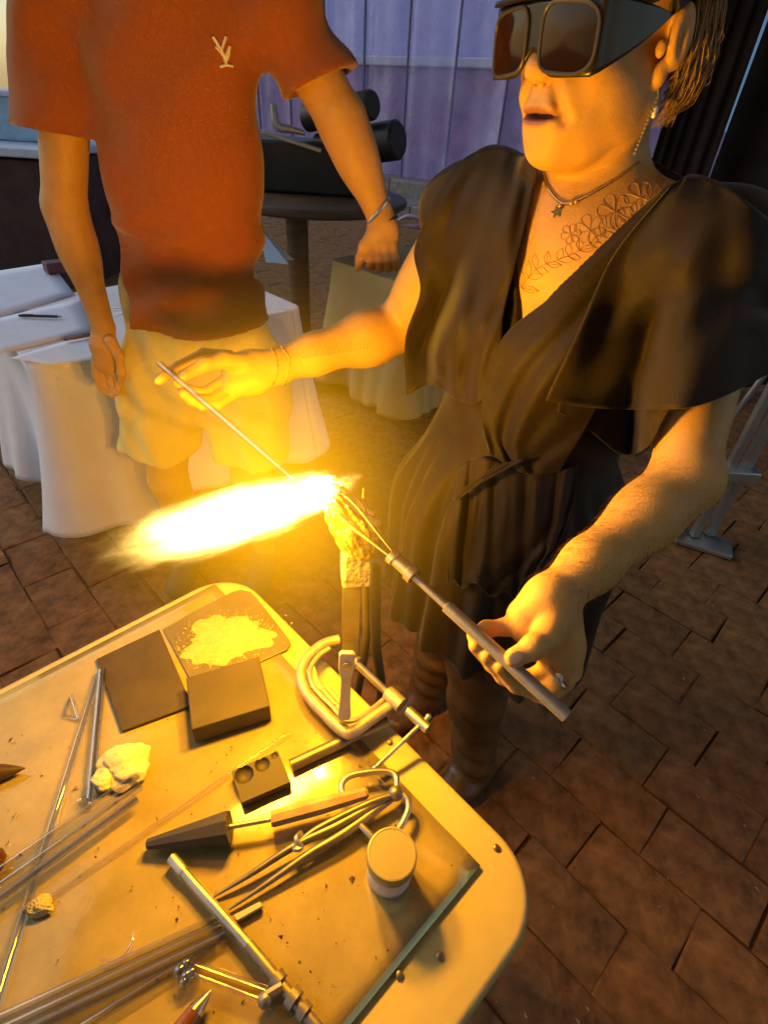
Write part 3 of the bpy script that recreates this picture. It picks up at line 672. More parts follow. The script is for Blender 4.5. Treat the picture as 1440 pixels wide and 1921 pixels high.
# right hand, pinching the glass rod
B.chain([wrR, D(475, 690, .985), D(440, 690, .972)], [.027, .029, .027], .02, flat=TF, fs=.8)
B.chain([wrR, D(475, 712, .985), D(440, 722, .970)], [.024, .025, .023], .02)
FR = [([(430, 668, .985), (382, 664, .972), (336, 688, .948), (297, 713, .926)], .0098),
      ([(425, 712, .975), (384, 738, .948), (350, 732, .920), (334, 718, .902)], .0098),
      ([(430, 728, .972), (394, 752, .945), (360, 750, .918), (344, 738, .902)], .0098),
      ([(440, 738, .972), (408, 758, .950), (378, 760, .928), (362, 752, .914)], .0088)]
for P, R in FR: B.chain([D(*p) for p in P], [R*1.15, R*1.05, R, R*.88], .004)
B.chain([D(455, 682, .958), D(420, 676, .934), D(384, 684, .908), D(344, 704, .893)], [.018, .0140, .0115, .0095], .008)
wom = thing('person', 'woman in a black ruffled dress and dark goggles working glass in the flame', 'person', V3(.24, .86, 0))
fine = [(Hp(0, 0, 0)-V3(.16, .16, .145), Hp(0, 0, 0)+V3(.16, .16, .155), .0024),
        (D(980, 1215, .58)+V3(-.09, -.085, -.085), D(980, 1215, .58)+V3(.085, .075, .075), .0020),
        (D(400, 705, .94)+V3(-.12, -.09, -.075), D(400, 705, .94)+V3(.115, .09, .075), .0022)]
V, F = mesh_body(B, V3(-.36, .18, .05), V3(.56, 1.30, 1.72), .0046, fine=fine)
body_w = make_obj('body', V, F, M_skin_w, wom, autosm=math.radians(80))
# lips, nostrils and cheeks get their own tint
co = V-HO; l_, f_, u_ = co@HL, co@HF, co@HU
lip = .8*np.exp(-(((l_/.030)**2+((u_+.0650)/.0105)**2)**4))*(f_ > .08)
ca = body_w.data.color_attributes.new('tint', 'FLOAT_COLOR', 'POINT')
cols = np.zeros((len(V), 4)); cols[:, 0] = lip; cols[:, 3] = 1; ca.data.foreach_set('color', cols.ravel())
nt = M_skin_w.node_tree; bs = nt.nodes['Principled BSDF']; lk = bs.inputs['Base Color'].links[0]; srcs = lk.from_socket
at = nt.nodes.new('ShaderNodeVertexColor'); at.layer_name = 'tint'; sp = nt.nodes.new('ShaderNodeSeparateColor'); mx = nt.nodes.new('ShaderNodeMix'); mx.data_type = 'RGBA'
nt.links.new(at.outputs[0], sp.inputs[0]); nt.links.new(sp.outputs[0], mx.inputs[0]); nt.links.new(srcs, mx.inputs[6]); mx.inputs[7].default_value = (.20, .055, .05, 1); nt.links.new(mx.outputs[2], bs.inputs['Base Color'])
bv_body = bvh_of(body_w)
M_teeth = mat('teeth', (.72, .68, .6), .3, var=.03)
b = MB(); b.ball(Hp(0, .0885, -.0605), (.017, .008, .0042), 16, 8, ax=HAX); obj('teeth', b, M_teeth, wom)
# ------------------------------------------------------------------ dress: fitted base with pleated skirt, cut to a V at the neck
M_dress = mat('black_satin', (.018, .0105, .004), .66, var=.15, vscale=14, bump=.10, bscale=260, sheen=.12, spec=.25)
S = Body()
S.p = [q for q in B.p[:0]]
S.ell(ch, (.165, .105, .165), TAX, .05); S.ell(ch+UP*.08+TF*.02, (.14, .085, .09), TAX, .05)
S.ell(ch+TL*.068+TF*.085-UP*.045, (.068, .058, .068), TAX, .04); S.ell(ch-TL*.068+TF*.085-UP*.045, (.068, .058, .068), TAX, .04)
for c_ in (shL, shR): S.ell(c_, (.060, .060, .062), TAX, .035); S.cap(nb-TF*.02+UP*.03, c_+UP*.012, .048, .050, .05)
wz = V3(.252, .893, .98)
S.cap(ch-UP*.05, wz, .140, .150, .05, flat=TF, fs=.82); S.cap(wz, V3(.245, .88, .80), .150, .215, .05, flat=TF, fs=.85); S.cap(V3(.245, .88, .80), V3(.24, .87, .52), .215, .235, .04, flat=TF, fs=.9)
va, vb, vc = [hit(bv_body, *q, 0, default=None) for q in ((942, 628), (1012, 318), (1262, 318))]
if va is None: va = D(942, 628, .80)
def lu(p): return np.array([(p-ch)@TL, (p-ch)[2]])
tri = [lu(D(938, 634, .775)), lu(D(1285, 335, .68))+[.01, .03], lu(D(1012, 325, .80))+[-.005, .02]]
def dress_post(f, lo, h):
    P = gridpts(lo, h, f.shape).astype(np.float32); q = P-ch.astype(np.float32); l = q@TL.astype(np.float32); ff = q@TF.astype(np.float32); u = q[..., 2]; z = P[..., 2]
    c = np.full(f.shape, -9., np.float32)
    for i in range(3):
        a, b_ = tri[i], tri[(i+1) % 3]; n_ = np.array([b_[1]-a[1], -(b_[0]-a[0])]); n_ = n_/np.linalg.norm(n_)
        c = np.maximum(c, (l-a[0])*n_[0]+(u-a[1])*n_[1])
    vneck = np.maximum(c, -(ff+.02))
    qn = P-nb.astype(np.float32); neck = np.maximum(np.sqrt((qn@TL.astype(np.float32)*.78)**2+(qn@TF.astype(np.float32)-.01)**2)-.070, -(z-nb[2]+.02))
    ang = np.arctan2(P[..., 1]-.88, P[..., 0]-.245); sk = np.clip((.97-z)/.12, 0, 1)
    f = f-sk*(.012*np.sin(ang*13+1.5*np.sin(ang*3))+.006*np.sin(ang*29+z*8))-.003*np.sin(z*45+l*30)*(1-sk)
    f = np.maximum(f, -vneck); f = np.maximum(f, -neck)
    f = np.maximum(f, .60+.03*np.sin(ang*3)-np.clip(l*.5, 0, .12)-np.clip(-ff*.5, 0, .08)-z)
    return f
V, F = mesh_body(S, V3(-.10, .55, .45), V3(.60, 1.22, 1.45), .0052, post=dress_post, inflate=.010)
dress = make_obj('dress', V, F, M_dress, wom, autosm=math.radians(80)); dress['label'] = 'black satin wrap dress with ruffled cape sleeves and gathered skirt'
bv_all = bvh_of(body_w, dress)
def drape(name, rows, off_, amp, freq, parent, m_, nu=60, nv=44, seed=0, phase=0., tdef=.9, slant=0., thick=.0025, hemwave=0., fall=None, bv=None):
    bv = bv or bv_all
    r = np.random.default_rng(seed); K = max(len(q) for q in rows); PX = []
    for q in rows: PX.append(catmull(np.array(q, float), 12))
    PX = np.array(PX); PX = np.stack([catmull(PX[:, j], nv) for j in range(12)], 1); PX = np.stack([catmull(PX[i], nu) for i in range(nv)], 0)
    Tm = np.full((nv, nu), np.nan)
    for i in range(0, nv):
        for j in range(0, nu):
            d = ray(*PX[i, j]); h = bv.ray_cast(Vector(CAM), Vector(nrm(d)))
            if h[0] is not None:
                t = (np.array(h[0])-CAM)@_f
                if t < tdef*1.5: Tm[i, j] = t
    for it in range(200):                                     # fill where the cloth hangs past the body, then smooth
        nanm = np.isnan(Tm)
        if not nanm.any(): break
        Pd = np.pad(Tm, 1, mode='edge'); st = np.stack([Pd[:-2, 1:-1], Pd[2:, 1:-1], Pd[1:-1, :-2], Pd[1:-1, 2:]])
        with np.errstate(all='ignore'):
            av = np.nanmean(st, 0)
        if np.isnan(av).all(): Tm[:] = tdef; break
        Tm = np.where(nanm, av, Tm)
    for it in range(10):
        Pd = np.pad(Tm, 1, mode='edge'); av = (Pd[:-2, 1:-1]+Pd[2:, 1:-1]+Pd[1:-1, :-2]+Pd[1:-1, 2:])/4
        Tm = np.minimum(Tm*.3+av*.7, Tm+.004)
    U, Vv = np.meshgrid(np.linspace(0, 1, nu), np.linspace(0, 1, nv))
    ph = r.uniform(0, 6.28, 4)
    w = .6*np.sin(U*freq*6.283+ph[0]+phase+slant*Vv*6.28+.7*np.sin(U*4+ph[1]))+.3*np.sin(U*freq*11.7+ph[2]+slant*Vv*9)+.2*np.sin(Vv*7+U*9+ph[3])
    mod = .55+.45*np.sin(U*5.1+Vv*3.3+ph[1])*np.sin(Vv*4.2-U*2.7+ph[2]); w = w*mod+.25*np.sin((U*1.3+Vv*.9)*13+ph[0]+3*np.sin(U*3+Vv*5+ph[3]))*(1-mod*.5)
    a = amp*(.25+.75*Vv) if fall is None else amp*fall(U, Vv)
    Tm = Tm-off_-a*(w+.6)
    if hemwave: PX[..., 1] += hemwave*np.sin(U*freq*6.283*1.0+ph[1])*Vv**3
    G = np.array([[D(PX[i, j, 0], PX[i, j, 1], Tm[i, j]) for j in range(nu)] for i in range(nv)])
    b = MB(); b.grid(G); return obj(name, b, m_, parent, solid=thick)
drape('ruffle', [[(872, 296), (925, 272), (980, 288), (1008, 312)], [(815, 385), (880, 372), (945, 385), (990, 402)], [(777, 468), (850, 470), (912, 485), (964, 505)], [(788, 545), (836, 570), (890, 590), (944, 590)], [(760, 632), (820, 665), (880, 680), (940, 640)], [(762, 735), (828, 728), (880, 765), (925, 720)]], .012, .013, 2.3, dress, M_dress, seed=2, tdef=.95, slant=.15, hemwave=6)
drape('wrap_panel', [[(1248, 352), (1280, 338), (1310, 336)], [(1130, 470), (1185, 475), (1255, 470)], [(1030, 560), (1100, 600), (1180, 640)], [(940, 638), (1010, 720), (1100, 800)], [(902, 765), (965, 835), (1060, 865)], [(918, 852), (985, 888), (1050, 886)]], .014, .013, 2.1, dress, M_dress, seed=4, tdef=.85, slant=.3)
drape('sleeve_ruffle', [[(1100, 610), (1180, 640), (1290, 660)], [(1060, 690), (1160, 730), (1290, 730)], [(1045, 772), (1110, 812), (1165, 852), (1216, 836), (1250, 770)]], .014, .008, 2.0, dress, M_dress, seed=8, tdef=.75)
drape('sleeve_ruffle', [[(1256, 350), (1300, 328), (1365, 352), (1450, 420)], [(1150, 480), (1245, 470), (1345, 500), (1475, 560)], [(1085, 620), (1190, 640), (1325, 640), (1475, 640)], [(1022, 752), (1120, 766), (1225, 768), (1322, 757), (1445, 700)]], .030, .017, 2.0, dress, M_dress, seed=6, tdef=.72, slant=-.2)
drape('peplum', [[(862, 872), (905, 858), (960, 878), (1030, 885), (1085, 872)], [(848, 960), (900, 950), (960, 960), (1020, 960), (1075, 940)], [(838, 1040), (890, 1040), (955, 1050), (1010, 1040), (1050, 1010)], [(838, 1092), (885, 1100), (950, 1118), (985, 1100), (1030, 1040)]], .010, .030, 4.6, dress, M_dress, seed=11, tdef=1.0, hemwave=8, bv=bvh_of(dress))
drape('waist_tie', [[(985, 862), (960, 866), (930, 872)], [(955, 878), (930, 884), (905, 893)], [(905, 905), (890, 908), (876, 912)], [(862, 935), (856, 936), (848, 938)]], .045, .004, 1, dress, M_dress, seed=12, tdef=1.0, nu=16, nv=24)
# leggings and boots
M_legg = mat('dark_leather', (.10, .052, .020), .38, var=.3, vscale=9, bump=.6, bscale=18)
S = Body()
for k_, ft, s_ in ((kL, ftL, 1), (kR, ftR, -1)):
    S.chain([hip+TL*.085*s_, k_, ft+UP*.02], [.090, .064, .052], .03); S.ell(k_*.68+ft*.32-TF*.015, (.062, .065, .115), TAX, .03)
    S.cap(ft-TF*.03-UP*.01, ft+TF*.06-UP*.025, .046, .040, .03); S.cap(ft+TF*.06-UP*.025, ft+TF*.13-UP*.035, .040, .030, .03)
def boot_post(f, lo, h):
    P = gridpts(lo, h, f.shape).astype(np.float32); z = P[..., 2]
    f = f-.004*np.sin(z*90+P[..., 0]*25+2*np.sin(P[..., 1]*30))*np.clip((.5-z)*6, 0, 1)
    return np.maximum(np.maximum(f, .006-z), z-.74)
V, F = mesh_body(S, V3(0, .4, -.01), V3(.52, 1.25, .76), .006, post=boot_post)
make_obj('boots', V, F, M_legg, wom)
# hair
M_hair = mat('blond_hair', (.46, .29, .10), .45, var=.35, vscale=40, stretch=(1, 1, .2), col2=(.24, .13, .05))
S = Body(); S.ell(Hp(0, -.022, .055), (.081, .100, .090), HAX, .02); S.ell(Hp(0, -.065, .0), (.070, .045, .065), HAX, .03)
def hair_post(f, lo, h):
    P = gridpts(lo, h, f.shape); q = P-HO; l, ff, u = q@HL, q@HF, q@HU
    f = f-.004*np.sin(l*120+u*60)-.003*np.sin(ff*150-u*70)
    return np.maximum(f, (ff*.9-.035-np.clip(u-.05, -1, .04)*1.5))
V, F = mesh_body(S, HO-V3(.15, .15, .12), HO+V3(.15, .15, .17), .004, post=hair_post)
hair = make_obj('hair', V, F, M_hair, wom)
b = MB(); r = np.random.default_rng(3)
for k in range(260):                                          # loose locks tucked behind the ears and down the nape
    sd = 1 if k % 4 else -1
    a = Hp(sd*(.074+r.uniform(-.012, .006)), -.035+r.uniform(-.05, .012), .06+r.uniform(-.05, .05))
    m1 = Hp(sd*(.082+r.uniform(-.012, .010)), -.048+r.uniform(-.04, .012), -.01+r.uniform(-.03, .02))
    e = Hp(sd*(.068+r.uniform(-.008, .012)), -.038+r.uniform(-.02, .012), -.050+r.uniform(-.03, .02))
    b.tube([a, m1, e], [.0009, .0008, .0003], 4, smooth_n=7, cap=False)
for k in range(140):                                          # short fringe strands over the crown
    l0 = r.uniform(-.07, .07); a = Hp(l0, -.02+r.uniform(-.05, .03), .135-abs(l0)*.6); e = Hp(l0*1.05, .075+r.uniform(-.02, .02), .085+r.uniform(-.02, .02)-abs(l0)*.35)
    b.tube([a, (a+e)/2+HU*.012+HF*.012, e], [.0022, .002, .0004], 4, smooth_n=6, cap=False)
obj('hair_locks', b, M_hair, hair)
# ------------------------------------------------------------------ what she wears
M_gog = mat('goggle_black', (.014, .013, .013), .32, var=.2, spec=.5)
M_rim = mat('goggle_rim', (.05, .042, .036), .38)
M_lens = mat('goggle_lens', (.014, .006, .003), .05, var=.0, spec=.45)
gg = thing('safety_goggles', 'black wraparound safety goggles with two dark lenses on her face', 'goggles', Hp(0, .09, 0))
def gpt(a, u, out=0.):
    s_, c_ = math.sin(a), math.cos(a)
    x = abs(a)
    if x < .9: l, f = .081*x/.9, .116-.012*(x/.9)**2.2
    else:
        v = min(1, (x-.9)/1.05); l, f = .081+.004*math.sin(v*3.14), .104-.104*v-.004*math.sin(v*3.14)
        e = .5*math.exp(-((x-.9)/.09)**2); l -= .006*e; f -= .006*e
    l += out*(min(1, x/.9)**6); f += out*(1-min(1, max(0, x-.8)/.2))
    return Hp(math.copysign(l, a), f, u)
def gtop(a): x = abs(a); return .038-.012*max(0, (x-.9))/.9
def gbot(a):
    x = abs(a); n_ = math.exp(-(x/.20)**2)*.026
    return -.029+n_+max(0, x-.86)*.050
G = [[gpt(a, gbot(a)+(gtop(a)-gbot(a))*v, .003) for a in np.linspace(-1.95, 1.95, 90)] for v in np.linspace(0, 1, 14)]
b = MB(); b.grid(G); fr_ = obj('frame', b, M_gog, gg, solid=.0035)
G = [[gpt(a, gtop(a)+.001+.003*(1-v), .004-.018*v+.006*(1-v)) for a in np.linspace(-1.5, 1.5, 70)] for v in np.linspace(0, 1, 5)]
b = MB(); b.grid(G); obj('brow_shield', b, M_gog, gg, solid=.004)
for sd in (1, -1):
    def outl(q, g_=0.):                                        # rounded rectangle in (angle, height)
        c, s_ = math.cos(q), math.sin(q); e = .5
        return sd*(.50+(.36+g_*6)*math.copysign(abs(c)**e, c)), .0045+(.0285+g_)*math.copysign(abs(s_)**e, s_)-.0025*math.copysign(abs(c)**e, c)
    qs = np.linspace(0, 2*math.pi, 49)
    G = []
    for v in (0, .3, .6, .85, 1):
        row = []
        for q in qs:
            a, u = outl(q); a = sd*.50+(a-sd*.50)*v; u = .0045+(u-.0045)*v; row.append(gpt(a, u, .0062+.0015*(1-v*v)))
        G.append(row)
    b = MB(); b.grid(G); obj('lens', b, M_lens, gg)
    b = MB(); b.tube([gpt(*outl(q, .0012), .0062) for q in qs], .0021, 8, cap=False); obj('lens_rim', b, M_rim, fr_)
b = MB(); b.tube([gpt(1.9, .030, .004), Hp(.083, -.03, .044), Hp(.080, -.07, .038)], [.007, .006, .004], 8, smooth_n=10); obj('temple_arm', b, M_gog, gg)
b = MB(); b.tube([gpt(-1.9, .030, .004), Hp(-.083, -.03, .044), Hp(-.080, -.07, .038)], [.007, .006, .004], 8, smooth_n=10); obj('temple_arm', b, M_gog, gg)
# necklace with star pendant
M_gold = mat('gold', (.72, .50, .20), .25, metal=1., var=.05)
nkp = [(1238, 246), (1222, 275), (1196, 305), (1160, 333), (1120, 358), (1085, 377), (1058, 384), (1040, 372), (1026, 350), (1019, 325)]
NP = [hit(bv_body, x, y, .0018) for x, y in nkp]; NP = [p for p in NP if p is not None]
nc = thing('necklace', 'thin bead chain necklace with a small star pendant at her throat', 'necklace', NP[0])
b = MB(); C_ = catmull(NP, 110)
for p in C_: b.ball(p, .0016, 6, 4)
b.tube(C_, .0006, 5); obj('chain', b, M_gold, nc)
pp = hit(bv_body, 1044, 400, .003); b = MB()
tn = nrm(CAM-pp); xa, ya, _ = frame_of(tn)
b.prism([pp+(.0085 if k % 2 == 0 else .0035)*(math.cos(k*math.pi/5)*xa+math.sin(k*math.pi/5)*ya) for k in range(10)], tn*.0015); obj('pendant', b, M_gold, nc, smooth=False)
b = MB()
for (x, y) in ((1081, 380), (1072, 383), (1051, 388)):
    p = hit(bv_body, x, y, .0025); b.ball(p, .003, 8, 6)
obj('bead', b, M_gold, nc)
# earring
e0 = Hp(.083, -.004, -.040); er = thing('earring', 'long thin crystal drop earring hanging from her ear', 'earring', e0)
b = MB(); b.tube([e0, e0+HL*.003-UP*.008], .0008, 6); obj('hook', b, M_gold, er)
b = MB(); P_ = [e0+HL*.003+HF*.012*k/13-UP*(.008+.0042*k) for k in range(14)]
for p in P_: b.ball(p, .0021, 6, 4)
obj('crystal_drop', b, M_silver, er)
e1 = Hp(.080, -.012, -.062); b = MB(); b.ball(e1, (.004, .004, .0065), 12, 8); o = obj('pearl', b, mat('pearl', (.7, .72, .78), .2)); tag(o, 'small pale pearl earring behind the long drop earring', 'earring')
# ring and bracelets
rp, rq = D(1050, 1290, .580), D(1000, 1305, .590)
f_a, f_b = D(*FG[3][0][1]), D(*FG[3][0][0])
rg = thing('finger_ring', 'wide silver ring with a pale stone on her rod hand', 'ring', f_b)
fc_ = D(1046, 1272, .574); obj('band', ring_at(fc_, D(*FG[3][0][0])-D(*FG[3][0][1]), .0128, .0022), M_silver, rg)
b = MB(); sp_ = fc_+nrm(CAM-fc_)*.0115; b.ball(sp_, (.0055, .0055, .003), 8, 5, ax=np.array(frame_of(nrm(CAM-fc_)))); obj('stone', b, mat('pale_stone', (.75, .78, .8), .12, spec=.9), rg, smooth=False)
ra = nrm(wrR-elR)
for k_, (dd, tl, lb_) in enumerate(((.010, .15, 'thin gold chain bracelet nearest the hand on her pinching arm'), (-.008, -.1, 'second thin gold chain bracelet further from the hand on her pinching arm'))):
    x_ = 512+20*k_; mb = MB(); tr_ = catmull(np.array([(x_-6, 640), (x_-2, 655), (x_+6+4*k_, 672), (x_+8, 695), (x_+3, 712), (x_-2, 722)], float), 46)
    ps_ = [hit(bv_body, q[0], q[1], .0012) for q in tr_]; ps_ = [p for p in ps_ if p is not None]
    for i_, p in enumerate(ps_): mb.ball(p, .0016+.0006*math.sin(i_*1.7), 6, 4)
    mb.tube(ps_, .0007, 5)
    c_ = np.mean(ps_, 0); far_ = c_+nrm(c_-CAM)*.062; a0, a1 = ps_[0], ps_[-1]
    mb.tube([a0, a0*.5+far_*.5+UP*.016, far_, a1*.5+far_*.5-UP*.016, a1], .0012, 6, smooth_n=20)
    o = obj('chain_bracelet', mb, M_gold); tag(o, lb_, 'bracelet')
# ------------------------------------------------------------------ tattoos: ink lines lying on the skin
M_ink = mat('tattoo_ink', (.36, .20, .065), .6, var=.2)
tat = MB(); b = tat
def ink(pts, r_=.0007, n=16):
    P = [hit(bv_body, x, y, .0003) for x, y in catmull(np.array(pts, float), n)]
    P = [p for p in P if p is not None]
    if len(P) > 2 and np.abs(np.diff(np.array(P), axis=0)).max() < .03: b.tube(P, r_, 5, flat=.35)
stem = [(978, 540), (1005, 505), (1045, 488), (1085, 470), (1125, 440), (1165, 415), (1200, 392), (1235, 350)]
ink(stem, n=60)
rr_ = random.Random(5)
for i, (x, y) in enumerate(catmull(np.array(stem, float), 15)):
    for sgn in (-1, 1):
        a = rr_.uniform(.5, 1.0)*sgn-.7; L_ = rr_.uniform(22, 34); ex, ey = x+L_*math.cos(a), y+L_*math.sin(a); nx, ny = -math.sin(a)*6, math.cos(a)*6
        ink([(x, y), ((x+ex)/2+nx, (y+ey)/2+ny), (ex, ey)], n=8); ink([(x, y), ((x+ex)/2-nx, (y+ey)/2-ny), (ex, ey)], n=8)
        if i % 3 == 0: ink([(x, y), (ex, ey)], .0006, 6)
for (x, y, R_) in ((1105, 432, 24), (1152, 398, 28), (1200, 372, 26), (1250, 328, 22), (1070, 440, 16)):
    for k in range(6):
        a = k*1.047+x; ink([(x, y), (x+R_*math.cos(a-.4), y+R_*math.sin(a-.4)), (x+R_*1.2*math.cos(a), y+R_*1.2*math.sin(a)), (x+R_*math.cos(a+.4), y+R_*math.sin(a+.4)), (x, y)], n=12)
for k in range(16):                                           # script on the forearm
    if k == 0: b = MB()
    x = 565+k*8; y = 668-k*1.2; ink([(x, y), (x+3, y-10-3*(k % 3)), (x+6, y-2), (x+2, y+5), (x+9, y)], .0007, 8)
ink([(556, 652), (560, 672), (568, 690)], .0007)
obj('tattoo', b, M_ink, wom); obj('tattoo', tat, M_ink, wom)
# fine hair on the near forearm
b = MB(); r = np.random.default_rng(9); M_ahair = mat('arm_hair', (.14, .075, .035), .5)
for k in range(1100):
    s_ = r.uniform(.05, .97); c = elL+(wrL-elL)*s_; a = r.uniform(0, 6.28); fa, fb_, fdn = frame_of(wrL-elL); dv = math.cos(a)*fa+math.sin(a)*fb_
    h = bv_body.ray_cast(Vector(c+dv*.12), Vector(-dv))
    if h[0] is None: continue
    p = np.array(h[0]); n_ = np.array(h[1]); g_ = fdn*r.uniform(.6, 1)+np.cross(fdn, n_)*r.normal()*.5+n_*.25; L_ = r.uniform(.006, .014)
    b.tube([p, p+nrm(g_)*L_*.5+n_*.0012, p+nrm(g_)*L_+n_*.0006], [.00013, .00011, .00004], 3, cap=False)
o = obj('arm_hair', b, M_ahair, wom); o['kind'] = 'stuff'
# finger nails of the two working hands
M_nail = mat('finger_nail', (.66, .40, .22), .25, spec=.6)
def nail(tip, prev, r_):
    d = nrm(tip-prev); c = tip+d*r_*.15; v = nrm(CAM-c); n_ = nrm(v-d*(v@d)); h = bv_body.ray_cast(Vector(c+n_*.03), Vector(-n_))
    if h[0] is None: return
    a_ = np.cross(d, n_); mb = MB(); mb.ball(np.array(h[0])+n_*.0001, (r_*.62, r_*.85, .0011), 14, 8, ax=np.array([a_, d, n_])); obj('nail', mb, M_nail, wom)
nail(D(964, 1234, .546), D(1000, 1214, .550), .0100)
for P, R in FG[:1]: nail(D(*P[-1]), D(*P[-2]), R*.9)
nail(D(344, 704, .893), D(384, 684, .908), .0092); nail(D(*FR[0][0][-1]), D(*FR[0][0][-2]), .0086)
# ================================================================== workbench
BZ = .72
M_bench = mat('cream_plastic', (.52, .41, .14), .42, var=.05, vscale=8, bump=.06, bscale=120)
def uv(p): return np.array([p@TA, p@TB])
def P_uv(u, v, z): return TA*u+TB*v+UP*z
u1 = uv(Z(700, 1325, BZ))[0]; v1 = uv(Z(200, 1187, BZ))[1]; v0 = uv(Z(905, 1875, BZ))[1]; u0 = u1-1.5
def rrect(u0, u1, v0, v1, r, z, n=8):
    out = []
    for cu, cv, a0 in ((u1-r, v1-r, 0), (u0+r, v1-r, 90), (u0+r, v0+r, 180), (u1-r, v0+r, 270)):
        for k in range(n+1):
            a = math.radians(a0+90*k/n); out.append(P_uv(cu+r*math.cos(a), cv+r*math.sin(a), z))
    return np.array(out)
bench = thing('workbench', 'cream plastic folding workbench with rounded corners and a metal sheet on top', 'workbench', P_uv((u0+u1)/2, (v0+v1)/2, 0))
b = MB()
prof = [(-.010, BZ-.045), (0, BZ-.036), (0, BZ-.008), (-.003, BZ-.002), (-.009, BZ), ]
R_ = .085; rows = [rrect(u0+(-i), u1-(-i), v0-i, v1+i, R_+i, z, 14) for i, z in prof]
n_ = len(rows[0]); V = np.concatenate(rows); F = [(i*n_+j, i*n_+(j+1) % n_, (i+1)*n_+(j+1) % n_, (i+1)*n_+j) for i in range(len(prof)-1) for j in range(n_)]
F += [tuple(range(n_-1, -1, -1)), tuple((len(prof)-1)*n_+j for j in range(n_))]
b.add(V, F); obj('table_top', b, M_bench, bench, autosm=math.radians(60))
for du in (.25, 1.25):
    for dv in (.09, v1-v0-.09):
        b = MB(); p = P_uv(u0+du, v0+dv, 0); b.tube([p+UP*.003, p+UP*(BZ-.05)], .014, 12); obj('leg', b, M_leg, bench)
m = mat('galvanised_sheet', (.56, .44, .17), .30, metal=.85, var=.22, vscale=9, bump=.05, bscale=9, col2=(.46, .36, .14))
nt = m.node_tree; N, L = nt.nodes, nt.links; bs = N['Principled BSDF']
sc_ = N.new('ShaderNodeTexNoise'); sc_.inputs['Scale'].default_value = 14; sc_.inputs['Detail'].default_value = 8; sc_.inputs['Roughness'].default_value = .7; tcn = N.new('ShaderNodeTexCoord'); L.new(tcn.outputs['Object'], sc_.inputs[0])
rm = N.new('ShaderNodeMapRange'); rm.inputs[1].default_value = .3; rm.inputs[2].default_value = .72; rm.inputs[3].default_value = .035; rm.inputs[4].default_value = .14; L.new(sc_.outputs[0], rm.inputs[0]); L.new(rm.outputs[0], bs.inputs['Roughness'])
mm = N.new('ShaderNodeMapRange'); mm.inputs[1].default_value = .35; mm.inputs[2].default_value = .7; mm.inputs[3].default_value = .60; mm.inputs[4].default_value = .44; L.new(sc_.outputs[0], mm.inputs[0]); L.new(mm.outputs[0], bs.inputs['Metallic'])
M_sheet = m
su1 = uv(Z(770, 1489, BZ))[0]; sv1 = uv(Z(195, 1195, BZ))[1]-.012; sv0 = uv(Z(770, 1785, BZ))[1]
SZ = BZ+.004
G = []
for i in range(41):
    row = []
    for j in range(31):
        u = u0+.03+(su1-u0-.03)*i/40; v = sv0+(sv1-sv0)*j/30
        e = min(1, min(i, 40-i, j, 30-j)/3)
        row.append(P_uv(u, v, SZ-.001+.0014*math.sin(u*9+2*math.sin(v*6))*math.sin(v*8+1)*e+(.0022*(1-e) if j < 3 else 0)))
    G.append(row)
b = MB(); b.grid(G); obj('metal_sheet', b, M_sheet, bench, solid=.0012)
M_screw = mat('screw_steel', (.25, .2, .15), .4, metal=.8)
for (x, y) in ((731, 1392), (931, 1590), (825, 1793), (749, 1828)):
    p = Z(x, y, BZ+.002); b = MB(); b.lathe([(.0042, -.002), (.0042, .0006), (.0034, .0014), (.001, .0016)], p, seg=14); b.box(p+UP*.0014, (.006, .001, .0008), (TA, TB, UP)); obj('screw', b, M_screw, bench)
TT = SZ+.0015
def T(px, py, h=0.): return Z(px, py, TT+h)
# ------------------------------------------------------------------ graphite, plates, frit
M_graph = mat('graphite', (.045, .033, .016), .6, var=.15, vscale=18, bump=.1, bscale=90, spec=.4)
M_dgraph = mat('dark_graphite', (.035, .030, .028), .5, var=.2, spec=.4)
M_plate = mat('steel_plate', (.17, .14, .08), .42, metal=.45, var=.15, vscale=10)
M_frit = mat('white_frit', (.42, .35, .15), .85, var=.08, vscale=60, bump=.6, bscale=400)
def slab(name, pix, h, m_, label, cat, bev=.001, z0=0., chips=False):
    b = MB(); q = np.array([T(x, y, h+z0) for x, y in pix]); b.prism(q, -UP*(h-.0005)); o = obj(name, b, m_, smooth=False, bevel=bev); tag(o, label, cat); return o
slab('graphite_plate', [(181, 1236), (299, 1180), (360, 1322), (229, 1371)], .005, M_graph, 'flat dark graphite plate lying left of the graphite block', 'plate')
slab('graphite_block', [(349, 1271), (486, 1231), (506, 1324), (359, 1369)], .036, M_graph, 'thick dark graphite block casting a shadow on the metal sheet', 'block', bev=.002)
fp = [(306, 1180), (372, 1142), (436, 1110), (452, 1106), (470, 1110), (482, 1122), (543, 1200), (545, 1208), (538, 1218), (490, 1240), (430, 1262), (366, 1290)]
slab('frit_plate', fp, .0028, M_plate, 'thin steel plate with rounded corner holding white frit powder', 'plate', bev=.0006)
b = MB(); r = np.random.default_rng(2); cen = (424, 1200); G = []
for i in range(15):
    row = []
    for j in range(49):
        q = 2*math.pi*(j % 48)/48; e = 1+.14*math.sin(3*q+1)+.10*math.sin(5*q)+.06*math.sin(11*q+2)+.05*math.sin(17*q)
        x = cen[0]+i/14*e*(80*math.cos(q)); y = cen[1]+i/14*e*(44*math.sin(q)-22*math.cos(q)*.55)
        row.append(T(x, y, .0032+.0035*max(0, 1-(i/14)**2)*(1+.3*math.sin(x*.21)*math.sin(y*.3))))
    G.append(row)
b.grid(G)
